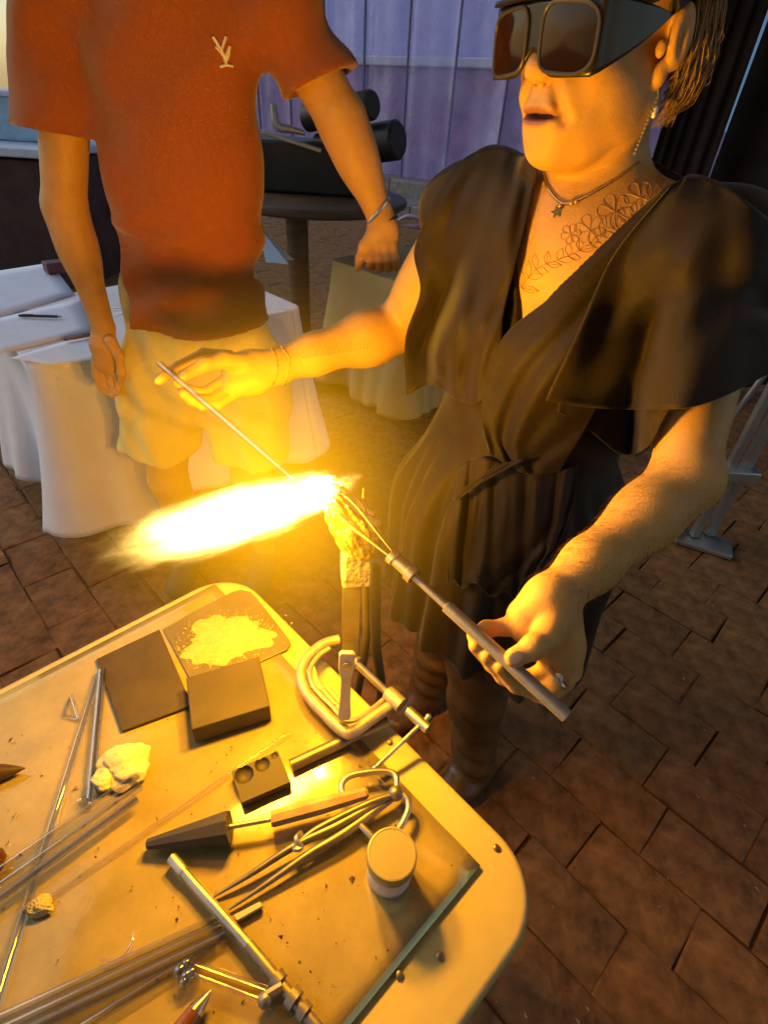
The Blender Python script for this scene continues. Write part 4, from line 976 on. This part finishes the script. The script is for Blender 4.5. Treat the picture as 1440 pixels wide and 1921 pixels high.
for k in range(900):
    q = r.uniform(0, 6.28); d = abs(r.normal(.92, .22)); x = cen[0]+d*80*math.cos(q); y = cen[1]+d*(44*math.sin(q)-12*math.cos(q)); s_ = r.uniform(.0006, .0018)
    p = T(x, y, .0035); b.add(p+r.normal(size=(4, 3))*s_, [(0, 1, 2), (0, 2, 3), (0, 3, 1), (1, 3, 2)])
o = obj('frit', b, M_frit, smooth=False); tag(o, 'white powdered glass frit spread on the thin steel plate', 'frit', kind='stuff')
# ceramic fibre wad
M_fibre = mat('ceramic_fibre', (.46, .41, .28), .95, var=.06, vscale=25, bump=.3, bscale=220)
def wad(name, c, rad, m_, label, cat, seed, amp=.35, squash=.5, sub=5):
    r = np.random.default_rng(seed); bm = bmesh.new(); bmesh.ops.create_icosphere(bm, subdivisions=sub, radius=1)
    K = r.normal(size=(10, 3))*2.2; Pn = r.uniform(0, 6.28, 10); A = r.uniform(.3, 1, 10)/10
    K2 = r.normal(size=(8, 3))*7; P2 = r.uniform(0, 6.28, 8)
    V = np.array([v.co[:] for v in bm.verts]); d = 1+amp*((A*np.sin(V@K.T+Pn)).sum(1)*2+.18*np.sin(V@K2.T+P2).sum(1)/3)
    V = V*d[:, None]*np.array(rad); V[:, 2] = np.maximum(V[:, 2], -rad[2]*squash)
    F = [tuple(v.index for v in f.verts) for f in bm.faces]; bm.free()
    o = make_obj(name, V+np.asarray(c), F, m_, None); tag(o, label, cat); return o
wad('fibre_wad', T(232, 1432, .008), (.034, .030, .014), M_fibre, 'lumpy white ceramic fibre wad beside the crossing glass rods', 'wad', 4)
wad('fibre_wad', T(196, 1462, .006), (.014, .016, .010), M_fibre, 'small white fibre scrap at the lower left of the larger wad', 'wad', 6)
wad('rod_lump', T(76, 1700, .004), (.014, .010, .007), M_frit, 'pale melted lump at the far end of the thin long rod', 'lump', 8)
# marble mould with three hollows
slabp = [(434, 1447), (521, 1408), (545, 1466), (453, 1506)]; mh = .016
mm_ = thing('marble_mould', 'small graphite marble mould with three round hollows of shrinking size', 'mould', T(490, 1455))
q = [T(x, y, mh) for x, y in slabp]; bm = bmesh.new()
n1 = 60; G = np.array([[(q[0]*(1-u)+q[1]*u)*(1-v)+(q[3]*(1-u)+q[2]*u)*v for u in np.linspace(0, 1, n1)] for v in np.linspace(0, 1, n1)])
for (x, y, rp_) in ((458, 1453, 17), (492, 1434, 13.5), (515, 1417, 6)):
    c = T(x, y, mh); rad = np.linalg.norm(T(x+rp_, y, mh)-c); d2 = ((G[..., :2]-c[:2])**2).sum(-1); dep = np.sqrt(np.maximum(rad**2-d2, 0)); G[..., 2] -= dep*.75
b = MB(); b.grid(G); nV = n1*n1
skirt = np.concatenate([G[0], G[1:, -1], G[-1, -2::-1], G[-2:0:-1, 0]]); lowr = skirt.copy(); lowr[:, 2] = TT+.0005; k_ = len(skirt)
b.add(np.concatenate([skirt, lowr]), [(i, k_+i, k_+(i+1) % k_, (i+1) % k_) for i in range(k_)]+[tuple(range(2*k_-1, k_-1, -1))])
obj('block', b, M_graph, mm_, autosm=math.radians(30))
# ------------------------------------------------------------------ rods and tubes of glass
M_glass = glass('clear_glass'); M_glass2 = glass('warm_glass', (.97, .93, .85), .05)
GR = 'glass rods on the workbench'
def grod(px0, py0, px1, py1, r_, label, h=0., hollow=False, m_=None, name='glass_rod', h1=None):
    a, c = T(px0, py0, r_+h), T(px1, py1, r_+(h if h1 is None else h1)); d = nrm(c-a); L_ = np.linalg.norm(c-a)
    b = MB()
    if hollow:
        b.lathe([(r_*.72, 0), (r_, 0), (r_, L_), (r_*.72, L_)], a, d, seg=20); b.f = b.f[:-2]; n = 20
        b.f += [(3*n+j, 3*n+(j+1) % n, (j+1) % n, j) for j in range(n)]
    else: b.lathe([(.0003, 0), (r_*.6, .0006), (r_*.95, .0016), (r_, .003), (r_, L_-.002), (r_*.8, L_), (.0003, L_)], a, d, seg=20)
    o = obj(name, b, m_ or M_glass); tag(o, label, 'glass rod', GR); return o
grod(186, 1262, -12, 1905, .0048, 'long bright glass rod running down the left edge from the graphite plate', .0)
grod(192, 1258, 170, 1500, .0065, 'lavender tinted glass tube leading from the graphite plate to the fibre wad', .0, True, name='glass_tube')
grod(262, 1452, -40, 1660, .0050, 'upper glass rod of the bundle crossing the long bright rod', .011)
grod(268, 1474, -40, 1690, .0050, 'middle glass rod of the bundle crossing the long bright rod', .011)
grod(258, 1498, -40, 1715, .0050, 'lower glass rod of the bundle crossing the long bright rod', .011, True, name='glass_tube')
grod(412, 1722, -20, 1918, .0048, 'topmost rod of the glass bundle at the bottom left', 0)
grod(418, 1738, -20, 1942, .0048, 'second rod of the glass bundle at the bottom left', 0)
grod(424, 1756, -20, 1968, .0055, 'third rod of the glass bundle at the bottom left', 0, True, name='glass_tube')
grod(405, 1772, 60, 1985, .0048, 'lowest rod of the glass bundle at the bottom left', 0)
b = MB(); a, c = T(546, 1371, .006), T(84, 1690, .003); d = c-a; b.tube([a, a+d*.03, a+d*.05, c], [.0006, .0022, .0024, .0024], 12); o = obj('long_stringer', b, M_glass2); tag(o, 'thin long pointed rod from marble mould toward the left edge', 'rod')
slab('square_stub', [(438, 1716), (488, 1690), (493, 1700), (444, 1728)], .008, mat('grey_stub', (.34, .31, .27), .4, metal=.5), 'short square grey rod stub beside the steel tube tool', 'stub')
b = MB(); P_ = [T(121, 1341, .004), T(134, 1306, .004), T(148, 1350, .004), T(121, 1341, .004)]; b.tube(P_, .003, 8, cap=False); o = obj('glass_shard', b, M_glass); tag(o, 'small triangular clear glass loop on the metal sheet at left', 'glass shard')
b = MB(); b.tube([T(190, 1800, .002), T(212, 1802, .003), T(234, 1790, .003), T(248, 1768, .003), T(250, 1748, .002)], [.0012, .002, .0022, .0018, .0005], 8, smooth_n=18); o = obj('glass_sliver', b, M_glass2); tag(o, 'curved thin sliver of glass near the bottom left', 'glass sliver')
b = MB(); b.tube([T(160, 1492, .004), T(150, 1502, .005), T(158, 1513, .004), T(170, 1510, .004), T(168, 1492, .005)], .003, 8, smooth_n=18); o = obj('glass_drop', b, M_glass); tag(o, 'small curled glass drop below the lavender tube', 'glass drop')
gt = thing('glass_fitting', 'clear glass tube with a flared knobby end at the bottom of the bench', 'glass fitting', T(420, 1850))
b = MB(); b.tube([T(366, 1818, .008), T(512, 1872, .008)], .0075, 16); obj('tube', b, M_glass2, gt)
b = MB()
for (x, y, r_) in ((352, 1808, .007), (340, 1822, .009), (352, 1832, .008), (346, 1844, .006), (362, 1826, .008)): b.ball(T(x, y, .008), r_, 12, 8)
obj('flared_end', b, M_glass, gt)
# ------------------------------------------------------------------ steel tools
M_steel = mat('brushed_steel', (.50, .47, .42), .34, metal=.9, var=.12, vscale=30)
M_dsteel = mat('dark_steel', (.22, .19, .16), .42, metal=.8, var=.2, vscale=20)
M_cork = mat('cork_handle', (.33, .20, .09), .7, var=.25, vscale=30)
rm_ = thing('graphite_reamer', 'graphite reamer with black tapered cone, thin shaft and brown handle', 'reamer', T(430, 1550))
a, c = T(276, 1584, .010), T(431, 1551, .022); d = nrm(c-a); L_ = np.linalg.norm(c-a)
b = MB(); b.lathe([(.001, 0), (.0055, 0), (.0065, .002), (.0195, L_-.002), (.0185, L_), (.001, L_)], a, d, seg=8); obj('cone', b, M_dgraph, rm_, smooth=False, bevel=.0006)
e = T(508, 1537, .024); b = MB(); b.tube([c, e], .0034, 10); obj('shaft', b, M_steel, rm_)
e2 = T(690, 1487, .026); b = MB(); d = e2-e; b.tube([e-d*.0, e+d*.02, e+d*.5, e+d*.97, e2], [.009, .0105, .011, .008, .005], 8); obj('handle', b, M_cork, rm_, smooth=False)
tg = thing('long_tweezers', 'crossed long steel tweezers with open wire loop handles and a pivot', 'tweezers', T(742, 1490))
for P, R in (([(744, 1484, .020), (640, 1545, .018), (556, 1585, .016), (470, 1640, .010), (398, 1684, .003)], [.005, .0055, .005, .0034, .0012]), ([(736, 1496, .016), (650, 1560, .015), (580, 1602, .014), (500, 1658, .009), (430, 1706, .003)], [.005, .0058, .005, .0034, .0012]), ([(742, 1490, .022), (690, 1508, .022), (600, 1552, .02), (560, 1580, .018)], [.004, .0045, .004, .003])):
    b = MB(); b.tube([T(*p) for p in P], R, 10, smooth_n=30); obj('blade', b, M_dsteel, tg)
b = MB(); b.tube([T(648, 1502, .022), T(640, 1476, .022), T(652, 1458, .022), T(680, 1450, .022), T(722, 1447, .022), T(742, 1456, .022), T(744, 1484, .022)], .0042, 10, smooth_n=40); obj('loop_handle', b, M_steel, tg)
b = MB(); b.tube([T(742, 1486, .022), T(762, 1496, .022), T(766, 1516, .020), T(757, 1540, .018), T(748, 1554, .016)], .0042, 10, smooth_n=24); obj('loop_handle', b, M_steel, tg)
b = MB(); b.tube([T(676, 1548, .016), T(690, 1562, .015), T(700, 1572, .014)], .0042, 10); obj('loop_handle', b, M_steel, tg)
b = MB(); b.ball(T(742, 1488, .022), (.010, .010, .009), 14, 10); obj('pivot', b, M_dsteel, tg)
b = MB(); b.tube([T(565, 1562, .02), T(556, 1574, .024), T(566, 1590, .02), T(552, 1592, .02), T(560, 1578, .022)], .0034, 8, smooth_n=20); obj('spring', b, M_steel, tg)
jr = thing('small_jar', 'small pale jar with a round cream screw lid on the workbench', 'jar', T(737, 1655))
jt = T(735, 1600, .062); jr_ = np.linalg.norm(T(783, 1603, .062)-T(688, 1597, .062))/2
M_lid = mat('cream_lid', (.27, .22, .09), .4, var=.04); M_jar = mat('jar_plastic', (.62, .60, .56), .3, var=.1, trans=.25)
z0 = TT
b = MB(); c0 = V3(jt[0], jt[1], z0); b.lathe([(.001, 0), (jr_*.86, 0), (jr_*.92, .003), (jr_*.92, .038), (jr_*.84, .044), (jr_*.84, .047), (.001, .047)], c0, seg=40); obj('jar_body', b, M_jar, jr)
b = MB(); b.lathe([(.001, .043), (jr_*.98, .043), (jr_, .045), (jr_, .059), (jr_*.965, .0615), (jr_*.90, .062), (jr_*.88, .0612), (.001, .0612)], c0, seg=48); obj('lid', b, M_lid, jr)
b = MB(); b.lathe([(jr_*.925, .010), (jr_*.927, .012), (jr_*.927, .034), (jr_*.925, .036)], c0, seg=40); b.f = b.f[:-2]; obj('paper_label', b, mat('jar_label', (.55, .52, .50), .7), jr)
tt_ = thing('steel_tube_tool', 'steel tube tool with stepped barrel and clamp collars crossing the glass rods', 'tool', T(450, 1750))
A_ = [T(322, 1609, .010), T(345, 1636, .010), T(466, 1772, .011), T(560, 1886, .012), T(610, 1945, .012)]
b = MB(); b.tube(A_[:2], .0062, 14); b.tube([A_[1], A_[2]], .0052, 14); obj('tube', b, M_steel, tt_)
b = MB(); b.tube(A_[2:], .0058, 14); obj('barrel', b, M_dsteel, tt_)
for (x0, y0, x1, y1, r_) in ((516, 1832, 526, 1845, .0095), (544, 1866, 556, 1880, .0105), (564, 1890, 575, 1903, .009)):
    b = MB(); b.tube([T(x0, y0, .012), T(x1, y1, .012)], r_, 12); obj('collar', b, M_dsteel, tt_)
b = MB(); b.tube([T(500, 1868, .016), T(530, 1850, .018)], .005, 8); b.ball(T(498, 1876, .014), .008, 10, 8); obj('thumb_screw', b, M_dsteel, tt_)
def pointed(name, a, c, r_, m1, m2, label, cat):
    t = thing(name, label, cat, a); d = c-a; b = MB(); b.tube([a, a+d*.05, a+d*.62], [r_*.8, r_, r_*.8], 14); obj('handle', b, m1, t)
    b = MB(); b.tube([a+d*.62, a+d*.85, c], [r_*.8, r_*.4, .0006], 14); obj('point', b, m2, t)
M_amber = mat('amber_plastic', (.13, .045, .012), .15, spec=.7)
pointed('scribe', T(318, 1965, .010), T(397, 1857, .012), .011, M_amber, mat('bright_point', (.55, .42, .30), .15, metal=.9), 'dark amber handled scribe pointing up at the bottom edge', 'scribe')
pointed('wooden_point', T(-70, 1462, .012), T(48, 1441, .010), .013, mat('burnt_wood', (.07, .035, .018), .6), mat('burnt_tip', (.05, .028, .016), .5), 'dark burnt wooden point poking in at the left edge', 'tool')
o = wad('amber_lump', T(-20, 1620, .010), (.018, .016, .012), mat('dark_amber', (.06, .018, .006), .12, spec=.6), 'dark red amber glass lump at the left edge of the bench', 'glass lump', 12, amp=.2, sub=3)
# crumbs of glass and soot on the sheet
b = MB(); r = np.random.default_rng(21)
for k in range(260):
    x, y = r.uniform(0, 860), r.uniform(1280, 1910); p = T(x, y, .0006); q = uv(p)
    if q[0] > su1-.01 or q[1] < sv0+.01 or q[1] > sv1-.01: continue
    s_ = abs(r.normal(.0006, .0006))+.0003; b.add(p+r.normal(size=(4, 3))*s_, [(0, 1, 2), (0, 2, 3), (0, 3, 1), (1, 3, 2)])
o = obj('glass_crumbs', b, mat('dark_crumb', (.08, .05, .03), .4), smooth=False); tag(o, 'tiny dark glass crumbs scattered on the metal sheet', 'crumbs', kind='stuff')
# ------------------------------------------------------------------ clamp and torch at the bench edge
M_cast = mat('cast_clamp', (.34, .30, .24), .45, metal=.55, var=.15, vscale=25, bump=.15, bscale=120)
cp = thing('c_clamp', 'steel C-clamp with threaded screw and sliding bar at the bench edge', 'clamp', T(650, 1300))
ch_ = .030
cpx = [(636, 1200), (610, 1207), (588, 1222), (570, 1244), (565, 1270), (575, 1300), (605, 1334), (640, 1368), (660, 1374), (700, 1346), (742, 1318)]
PP = catmull(np.array([T(x, y, ch_) for x, y in cpx]), 60); b = MB(); b.tube(PP, .0085, 12, flat=1.0, hint=UP); obj('frame', b, M_cast, cp)
PP2 = catmull(np.array([T(x, y, ch_+.002) for x, y in [(618, 1216), (598, 1230), (582, 1256), (588, 1288), (620, 1322), (652, 1352), (690, 1336), (718, 1314)]]), 40)
b = MB(); b.tube(PP2, .0042, 8); obj('frame_rib', b, M_cast, cp)
web = [T(x, y, ch_-.002) for x, y in [(584, 1244), (574, 1262), (582, 1292), (648, 1358), (656, 1352), (640, 1330), (600, 1284), (592, 1256)]]
b = MB(); b.prism(web, UP*.005); obj('web', b, M_cast, cp, bevel=.001, smooth=False)
for k in range(3):
    b = MB(); a, c = T(600+k*8, 1290-k*3, ch_+.006), T(628+k*8, 1322-k*3, ch_+.006); b.tube([a, c], .0016, 6); obj('cast_rib', b, M_cast, cp)
sA, sB, sC = T(668, 1244, ch_+.006), T(735, 1307, ch_+.008), T(797, 1362, ch_+.006); sd = sC-sA
b = MB(); n = 120; L_ = np.linalg.norm(sB-sA); b.lathe([((.0062 if i % 2 else .0054), L_*i/n) for i in range(n+1)], sA, nrm(sB-sA), seg=14); obj('screw_thread', b, M_steel, cp)
b = MB(); b.lathe([(.007, 0), (.0115, .001), (.0115, .030), (.007, .031)], sB-nrm(sd)*.010, nrm(sd), seg=20); obj('nut', b, M_cast, cp)
b = MB(); b.lathe([(.006, 0), (.0080, .001), (.0080, .040), (.005, .042)], sC-nrm(sd)*.034, nrm(sd), seg=18); obj('screw_head', b, M_steel, cp)
b = MB(); a, c = T(803, 1345, ch_+.010), T(703, 1441, ch_-.012); b.tube([a, c], .0034, 10); b.ball(a, .0052, 8, 6); b.ball(c, .0048, 8, 6); obj('sliding_bar', b, M_steel, cp)
b = MB(); b.lathe([(.003, -.004), (.011, -.003), (.012, .003), (.006, .006)], sA, nrm(sd), seg=18); obj('pad', b, M_steel, cp)
lv = thing('lever_key', 'pale flat metal lever standing against the C-clamp', 'lever', T(648, 1355))
ka, kb_ = D(651, 1226, .690), T(645, 1352, .046); kd = nrm(kb_-ka); kx = nrm(np.cross(kd, ray(650, 1290))); kn_ = nrm(np.cross(kx, kd)); L_ = np.linalg.norm(kb_-ka)
prof = [(0, .0075), (.004, .0105), (L_*.22, .0105), (L_*.38, .0068), (L_*.7, .0074), (L_*.93, .0092), (L_*.985, .0082), (L_, .005)]
out_ = [ka+kd*s_+kx*w for s_, w in prof]+[ka+kd*s_-kx*w for s_, w in prof[::-1]]
b = MB(); b.prism(out_, kn_*.007); obj('lever', b, mat('pale_zinc', (.62, .58, .48), .4, metal=.35), lv, smooth=False, bevel=.0016)
b = MB(); b.lathe([(.0045, 0), (.0062, .0006), (.0062, .0016), (.004, .002)], ka+kd*.020-kn_*.002, -kn_, seg=16); obj('rivet', b, M_steel, lv)
b = MB(); b.tube([T(546, 1436, .008), T(640, 1392, .009), T(726, 1352, .012)], .0085, 14); o = obj('steel_bar', b, M_dsteel); tag(o, 'dark round steel bar from the marble mould to the C-clamp', 'bar')
tx = Z(646, 1258, BZ)+TA*.012; torch = thing('bench_torch', 'bench torch on an upright flat bar with a crumpled foil head', 'torch', V3(tx[0], tx[1], BZ))
fx = nrm(V3(1, 0, 0)-0*UP)
b = MB(); b.box(V3(tx[0], tx[1], .825), (.027, .006, .23), (nrm(TA+TB*-.9), nrm(TB+TA*.9), UP)); obj('upright_bar', b, M_dsteel, torch, bevel=.001)
tb = V3(tx[0]+.006, tx[1], .940); b = MB(); b.box(tb+UP*.012, (.042, .036, .066), (nrm(TA+TB*-.7), nrm(TB+TA*.7), UP)); o = obj('torch_body', b, mat('refractory', (.50, .42, .28), .8, var=.2, vscale=40, bump=.6, bscale=70), torch, bevel=.005)
nz0 = F0_ = D(606, 922, .668); hc = V3(tx[0]+.008, tx[1]+.0, 1.005)
M_foil = mat('crumpled_foil', (.70, .52, .22), .30, metal=.75, var=.25, vscale=30, bump=.9, bscale=60)
bm = bmesh.new(); bmesh.ops.create_icosphere(bm, subdivisions=5, radius=1); r = np.random.default_rng(31)
V = np.array([v.co[:] for v in bm.verts]); F = [tuple(v.index for v in f.verts) for f in bm.faces]; bm.free()
K = r.normal(size=(26, 3))*6; dsp = np.abs(np.sin(V@K.T+r.uniform(0, 6, 26))).mean(1); dd = nrm(nz0-hc); a_, b_, _ = frame_of(dd)
st_ = (V@dd); rad = 1+.75*(dsp-.63); Vw = hc+(V*rad[:, None])*np.array([.029, .027, .042]); Vw += dd*np.clip(st_, 0, 1)[:, None]**2*np.linalg.norm(nz0-hc)*.62
o = make_obj('foil_head', Vw, F, M_foil, torch, smooth=False); 
b = MB(); b.lathe([(.009, 0), (.011, .002), (.011, .022), (.008, .024)], nz0-dd*.030, dd, seg=18); obj('nozzle', b, M_dsteel, torch)
for k, (pts, r_, nm) in enumerate((([V3(tx[0]+.030, tx[1]+.012, .935), V3(tx[0]+.034, tx[1]+.02, .86), V3(tx[0]+.040, tx[1]+.03, .74), V3(tx[0]+.055, tx[1]+.05, .55), V3(tx[0]+.02, tx[1]+.08, .3), V3(tx[0], tx[1]+.1, .012)], .0085, 'hose'), ([V3(tx[0]+.018, tx[1]+.03, .935), V3(tx[0]+.02, tx[1]+.045, .84), V3(tx[0]+.022, tx[1]+.05, .70), V3(tx[0]-.0, tx[1]+.09, .4), V3(tx[0]-.03, tx[1]+.11, .012)], .007, 'hose'))):
    b = MB(); b.tube(pts, r_, 12, smooth_n=30); obj(nm, b, mat('rubber_hose', (.07, .05, .035), .6), torch)
b = MB(); q_ = D(682, 915, .715); b.tube([q_, q_-UP*.02, q_-UP*.085], [.001, .0028, .0034], 8); obj('pilot_tube', b, M_steel, torch)
b = MB(); q_ = D(708, 1008, .70); b.lathe([(.004, -.008), (.008, -.006), (.008, .004), (.003, .006)], q_, TA, seg=12); obj('valve_knob', b, mat('brass', (.55, .35, .12), .35, metal=.9), torch)
# claw holder
R0, R1 = D(612, 930, .664), D(1064, 1345, .530); rd_ = nrm(R1-R0)
def rod_s(px):
    lo, hi = 0., 1.
    for _ in range(40):
        md = (lo+hi)/2
        if proj(R0+(R1-R0)*md)[0] < px: lo = md
        else: hi = md
    return R0+(R1-R0)*lo
cw = thing('claw_holder', 'steel claw holder rod gripped in her hand with wire prongs at the flame', 'claw holder', R1)
M_rod = mat('dull_steel', (.40, .38, .36), .42, metal=.7, var=.1)
b = MB(); b.lathe([(.0045, 0), (.0072, .0008), (.0072, np.linalg.norm(R1-rod_s(836))-.001), (.006, np.linalg.norm(R1-rod_s(836))), (.0045, np.linalg.norm(R1-rod_s(836))-.0005)], rod_s(836), rd_, seg=20); obj('handle_tube', b, M_rod, cw)
b = MB(); b.tube([rod_s(765), rod_s(842)], .0046, 14); obj('shaft', b, M_steel, cw)
pA, pB = rod_s(732), rod_s(778); Lc = np.linalg.norm(pB-pA)
b = MB(); b.lathe([(.004, 0), (.0095, .001), (.0095, .008), (.0078, .009), (.0078, Lc-.011), (.0105, Lc-.010), (.0105, Lc-.001), (.0045, Lc)], pA, rd_, seg=20); obj('collar', b, M_steel, cw)
a_, b_, _ = frame_of(rd_)
for k in range(3):
    q = k*math.pi*2/3+.5; o_ = math.cos(q)*a_+math.sin(q)*b_
    b = MB(); Lp = np.linalg.norm(pA-R0); b.tube([pA+o_*.004, pA-rd_*Lp*.3+o_*.009, pA-rd_*Lp*.65+o_*.015, pA-rd_*Lp*.9+o_*.015, pA-rd_*Lp*1.02+o_*.012], .0011, 8, smooth_n=20); obj('prong', b, M_dsteel, cw)
# glass rod in the other hand and the molten gather between them
G0, G1 = D(299, 682, .895), D(548, 897, .700)
b = MB(); b.lathe([(.0003, 0), (.0045, .001), (.0052, .003), (.0052, np.linalg.norm(G1-G0)), (.0003, np.linalg.norm(G1-G0)+.004)], G0, nrm(G1-G0), seg=18); o = obj('held_glass_rod', b, M_glass); tag(o, 'clear glass rod pinched in her fingers and dipped into the flame', 'glass rod')
M_melt = bpy.data.materials.new('molten_glass'); M_melt.use_nodes = True; bs = M_melt.node_tree.nodes['Principled BSDF']
bs.inputs['Base Color'].default_value = (.9, .5, .15, 1); bs.inputs['Emission Color'].default_value = (1, .62, .16, 1); bs.inputs['Emission Strength'].default_value = 9.0; bs.inputs['Roughness'].default_value = .2
b = MB(); gm = R0*.5+G1*.0+D(603, 920, .668)*.5; b.ball(gm, (.015, .014, .015), 20, 14, jit=.01); o = obj('glass_gather', b, M_melt); tag(o, 'glowing molten glass gather held in the wire prongs', 'molten glass')
# ------------------------------------------------------------------ folding frame leaning at the right
M_alu = mat('aluminium', (.42, .41, .38), .38, metal=.75, var=.15, vscale=6)
fb = Z(1298, 1008, .02); ff_ = thing('pole_stand', 'grey aluminium folding tent leg with pale foot standing behind her elbow', 'tent leg', V3(fb[0], fb[1], 0))
for k, (dx, dy, r_) in enumerate(((0, 0, .020), (.075, .02, .024), (-.07, .06, .013))):
    b = MB(); p = V3(fb[0]+dx, fb[1]+dy, .03); b.tube([p, p+UP*2.6], r_, 4 if k < 2 else 10, twist=math.pi/4); obj('pole', b, M_alu, ff_, smooth=k == 2, bevel=.003 if k < 2 else 0)
b = MB(); p = V3(fb[0]-.08, fb[1]+.05, .42); b.tube([p, p+V3(.22, .05, .85)], .011, 10); obj('strut', b, M_alu, ff_)
b = MB(); b.box((fb[0]+.04, fb[1]-.02, .014), (.22, .12, .022), (nrm(V3(.9, -.4, 0)), nrm(V3(.4, .9, 0)), UP)); obj('foot_plate', b, M_alu, ff_, bevel=.004)
b = MB(); b.box((fb[0]+.03, fb[1], .36), (.15, .09, .05)); obj('joint_bracket', b, M_alu, ff_, bevel=.005)
# scraps on the floor
b = MB(); r = np.random.default_rng(41)
for k in range(45):
    p = Z(r.uniform(900, 1440), r.uniform(1100, 1915), .006); s_ = r.uniform(.0012, .005); b.add(p+r.normal(size=(4, 3))*np.array([s_, s_, s_*.4]), [(0, 1, 2), (0, 2, 3), (0, 3, 1), (1, 3, 2)])
o = obj('floor_scraps', b, mat('pale_scrap', (.34, .26, .18), .7), smooth=False); tag(o, 'tiny pale scraps scattered over the brick paving', 'scraps', kind='stuff')
# ================================================================== flame (volume) and its light
F0 = D(606, 922, .668); F1 = D(262, 1022, .575)
fd = nrm(F1-F0); fl_len = np.linalg.norm(F1-F0)
flame = thing('torch_flame', 'bright yellow white torch flame shooting left over the workbench', 'flame', F0)
def flame_mat(name, strength, col, halo):
    m = bpy.data.materials.new(name); m.use_nodes = True; nt = m.node_tree; N, L = nt.nodes, nt.links
    for n in list(N): N.remove(n)
    out = N.new('ShaderNodeOutputMaterial'); vol = N.new('ShaderNodeVolumePrincipled'); vol.inputs['Density'].default_value = 0.0
    L.new(vol.outputs[0], out.inputs['Volume'])
    tc = N.new('ShaderNodeTexCoord'); g = tc.outputs['Object']
    nz = N.new('ShaderNodeTexNoise'); nz.inputs['Scale'].default_value = 3.6 if not halo else 1.0; nz.inputs['Detail'].default_value = 5; nz.inputs['Roughness'].default_value = .62
    mp = N.new('ShaderNodeMapping'); mp.inputs['Scale'].default_value = (.8, .8, .8); L.new(g, mp.inputs[0]); L.new(mp.outputs[0], nz.inputs['Vector'])
    ad = N.new('ShaderNodeVectorMath'); ad.operation = 'MULTIPLY_ADD'; ad.inputs[1].default_value = (1.0,)*3 if not halo else (0, 0, 0); L.new(nz.outputs['Color'], ad.inputs[0]); 
    sub = N.new('ShaderNodeVectorMath'); sub.operation = 'SUBTRACT'; sub.inputs[1].default_value = (.5,)*3 if not halo else (0, 0, 0); L.new(g, sub.inputs[0]); L.new(sub.outputs[0], ad.inputs[2])
    ln = N.new('ShaderNodeVectorMath'); ln.operation = 'LENGTH'; L.new(ad.outputs[0], ln.inputs[0])
    mr = N.new('ShaderNodeMapRange'); mr.inputs[1].default_value = 1.0; mr.inputs[2].default_value = .15 if not halo else 0.0; mr.interpolation_type = 'SMOOTHERSTEP' if not halo else 'LINEAR'
    L.new(ln.outputs['Value'], mr.inputs[0])
    pw = N.new('ShaderNodeMath'); pw.operation = 'POWER'; pw.inputs[1].default_value = 1.6 if not halo else 3.0; L.new(mr.outputs[0], pw.inputs[0])
    sx = N.new('ShaderNodeSeparateXYZ'); L.new(g, sx.inputs[0]); ax = N.new('ShaderNodeMapRange'); ax.inputs[1].default_value = -.2; ax.inputs[2].default_value = 1.0; ax.inputs[3].default_value = 1.0; ax.inputs[4].default_value = .03 if not halo else 1.0; L.new(sx.outputs[0], ax.inputs[0])
    m2 = N.new('ShaderNodeMath'); m2.operation = 'MULTIPLY'; L.new(pw.outputs[0], m2.inputs[0]); L.new(ax.outputs[0], m2.inputs[1])
    ml = N.new('ShaderNodeMath'); ml.operation = 'MULTIPLY'; ml.inputs[1].default_value = strength; L.new(m2.outputs[0], ml.inputs[0])
    L.new(ml.outputs[0], vol.inputs['Emission Strength']); vol.inputs['Emission Color'].default_value = (*col, 1)
    m.cycles.volume_step_rate = 3.0 if halo else 1.0
    return m
def flame_blob(name, c, axis, half, rad, m, flat=1.):
    # unit ball scaled into an ellipsoid so that object coordinates run -1..1
    b = MB(); b.ball((0, 0, 0), 1.0, 24, 16); o = obj(name, b, m, None, loc=(0, 0, 0))
    a, b_, d = frame_of(axis)
    M = Matrix(((d[0]*half, a[0]*rad, b_[0]*rad*flat, c[0]), (d[1]*half, a[1]*rad, b_[1]*rad*flat, c[1]), (d[2]*half, a[2]*rad, b_[2]*rad*flat, c[2]), (0, 0, 0, 1)))
    o.parent = flame; o.matrix_basis = Matrix.Translation(-Vector(F0))@M
    return o
FC = (1.0, .55, .07)
mid_ = F0+fd*fl_len*.52
flame_blob('flame_core', mid_, fd, fl_len*.80, .044, flame_mat('flame_core', 1100, (1, .62, .13), False))
flame_blob('flame_root', F0+fd*.012, fd, .042, .028, flame_mat('flame_root', 5200, (1, .68, .2), False))
flame_blob('glare_halo', F0+fd*fl_len*.30+UP*.02, fd, fl_len*1.3, .30, flame_mat('glare_halo', 11.0, (1, .43, .003), True))  # added glow volume imitating lens glare around the flame
for k, (u_, w_) in enumerate(((.12, .55), (.58, .45))):
    ld = bpy.data.lights.new('flame_light', 'POINT'); ld.energy = FLAME_W*w_; ld.color = FLAME_COL; ld.shadow_soft_size = .026
    lo_ = bpy.data.objects.new('flame_light', ld); COL.objects.link(lo_); lo_.parent = flame; lo_.location = tuple(fd*fl_len*u_)
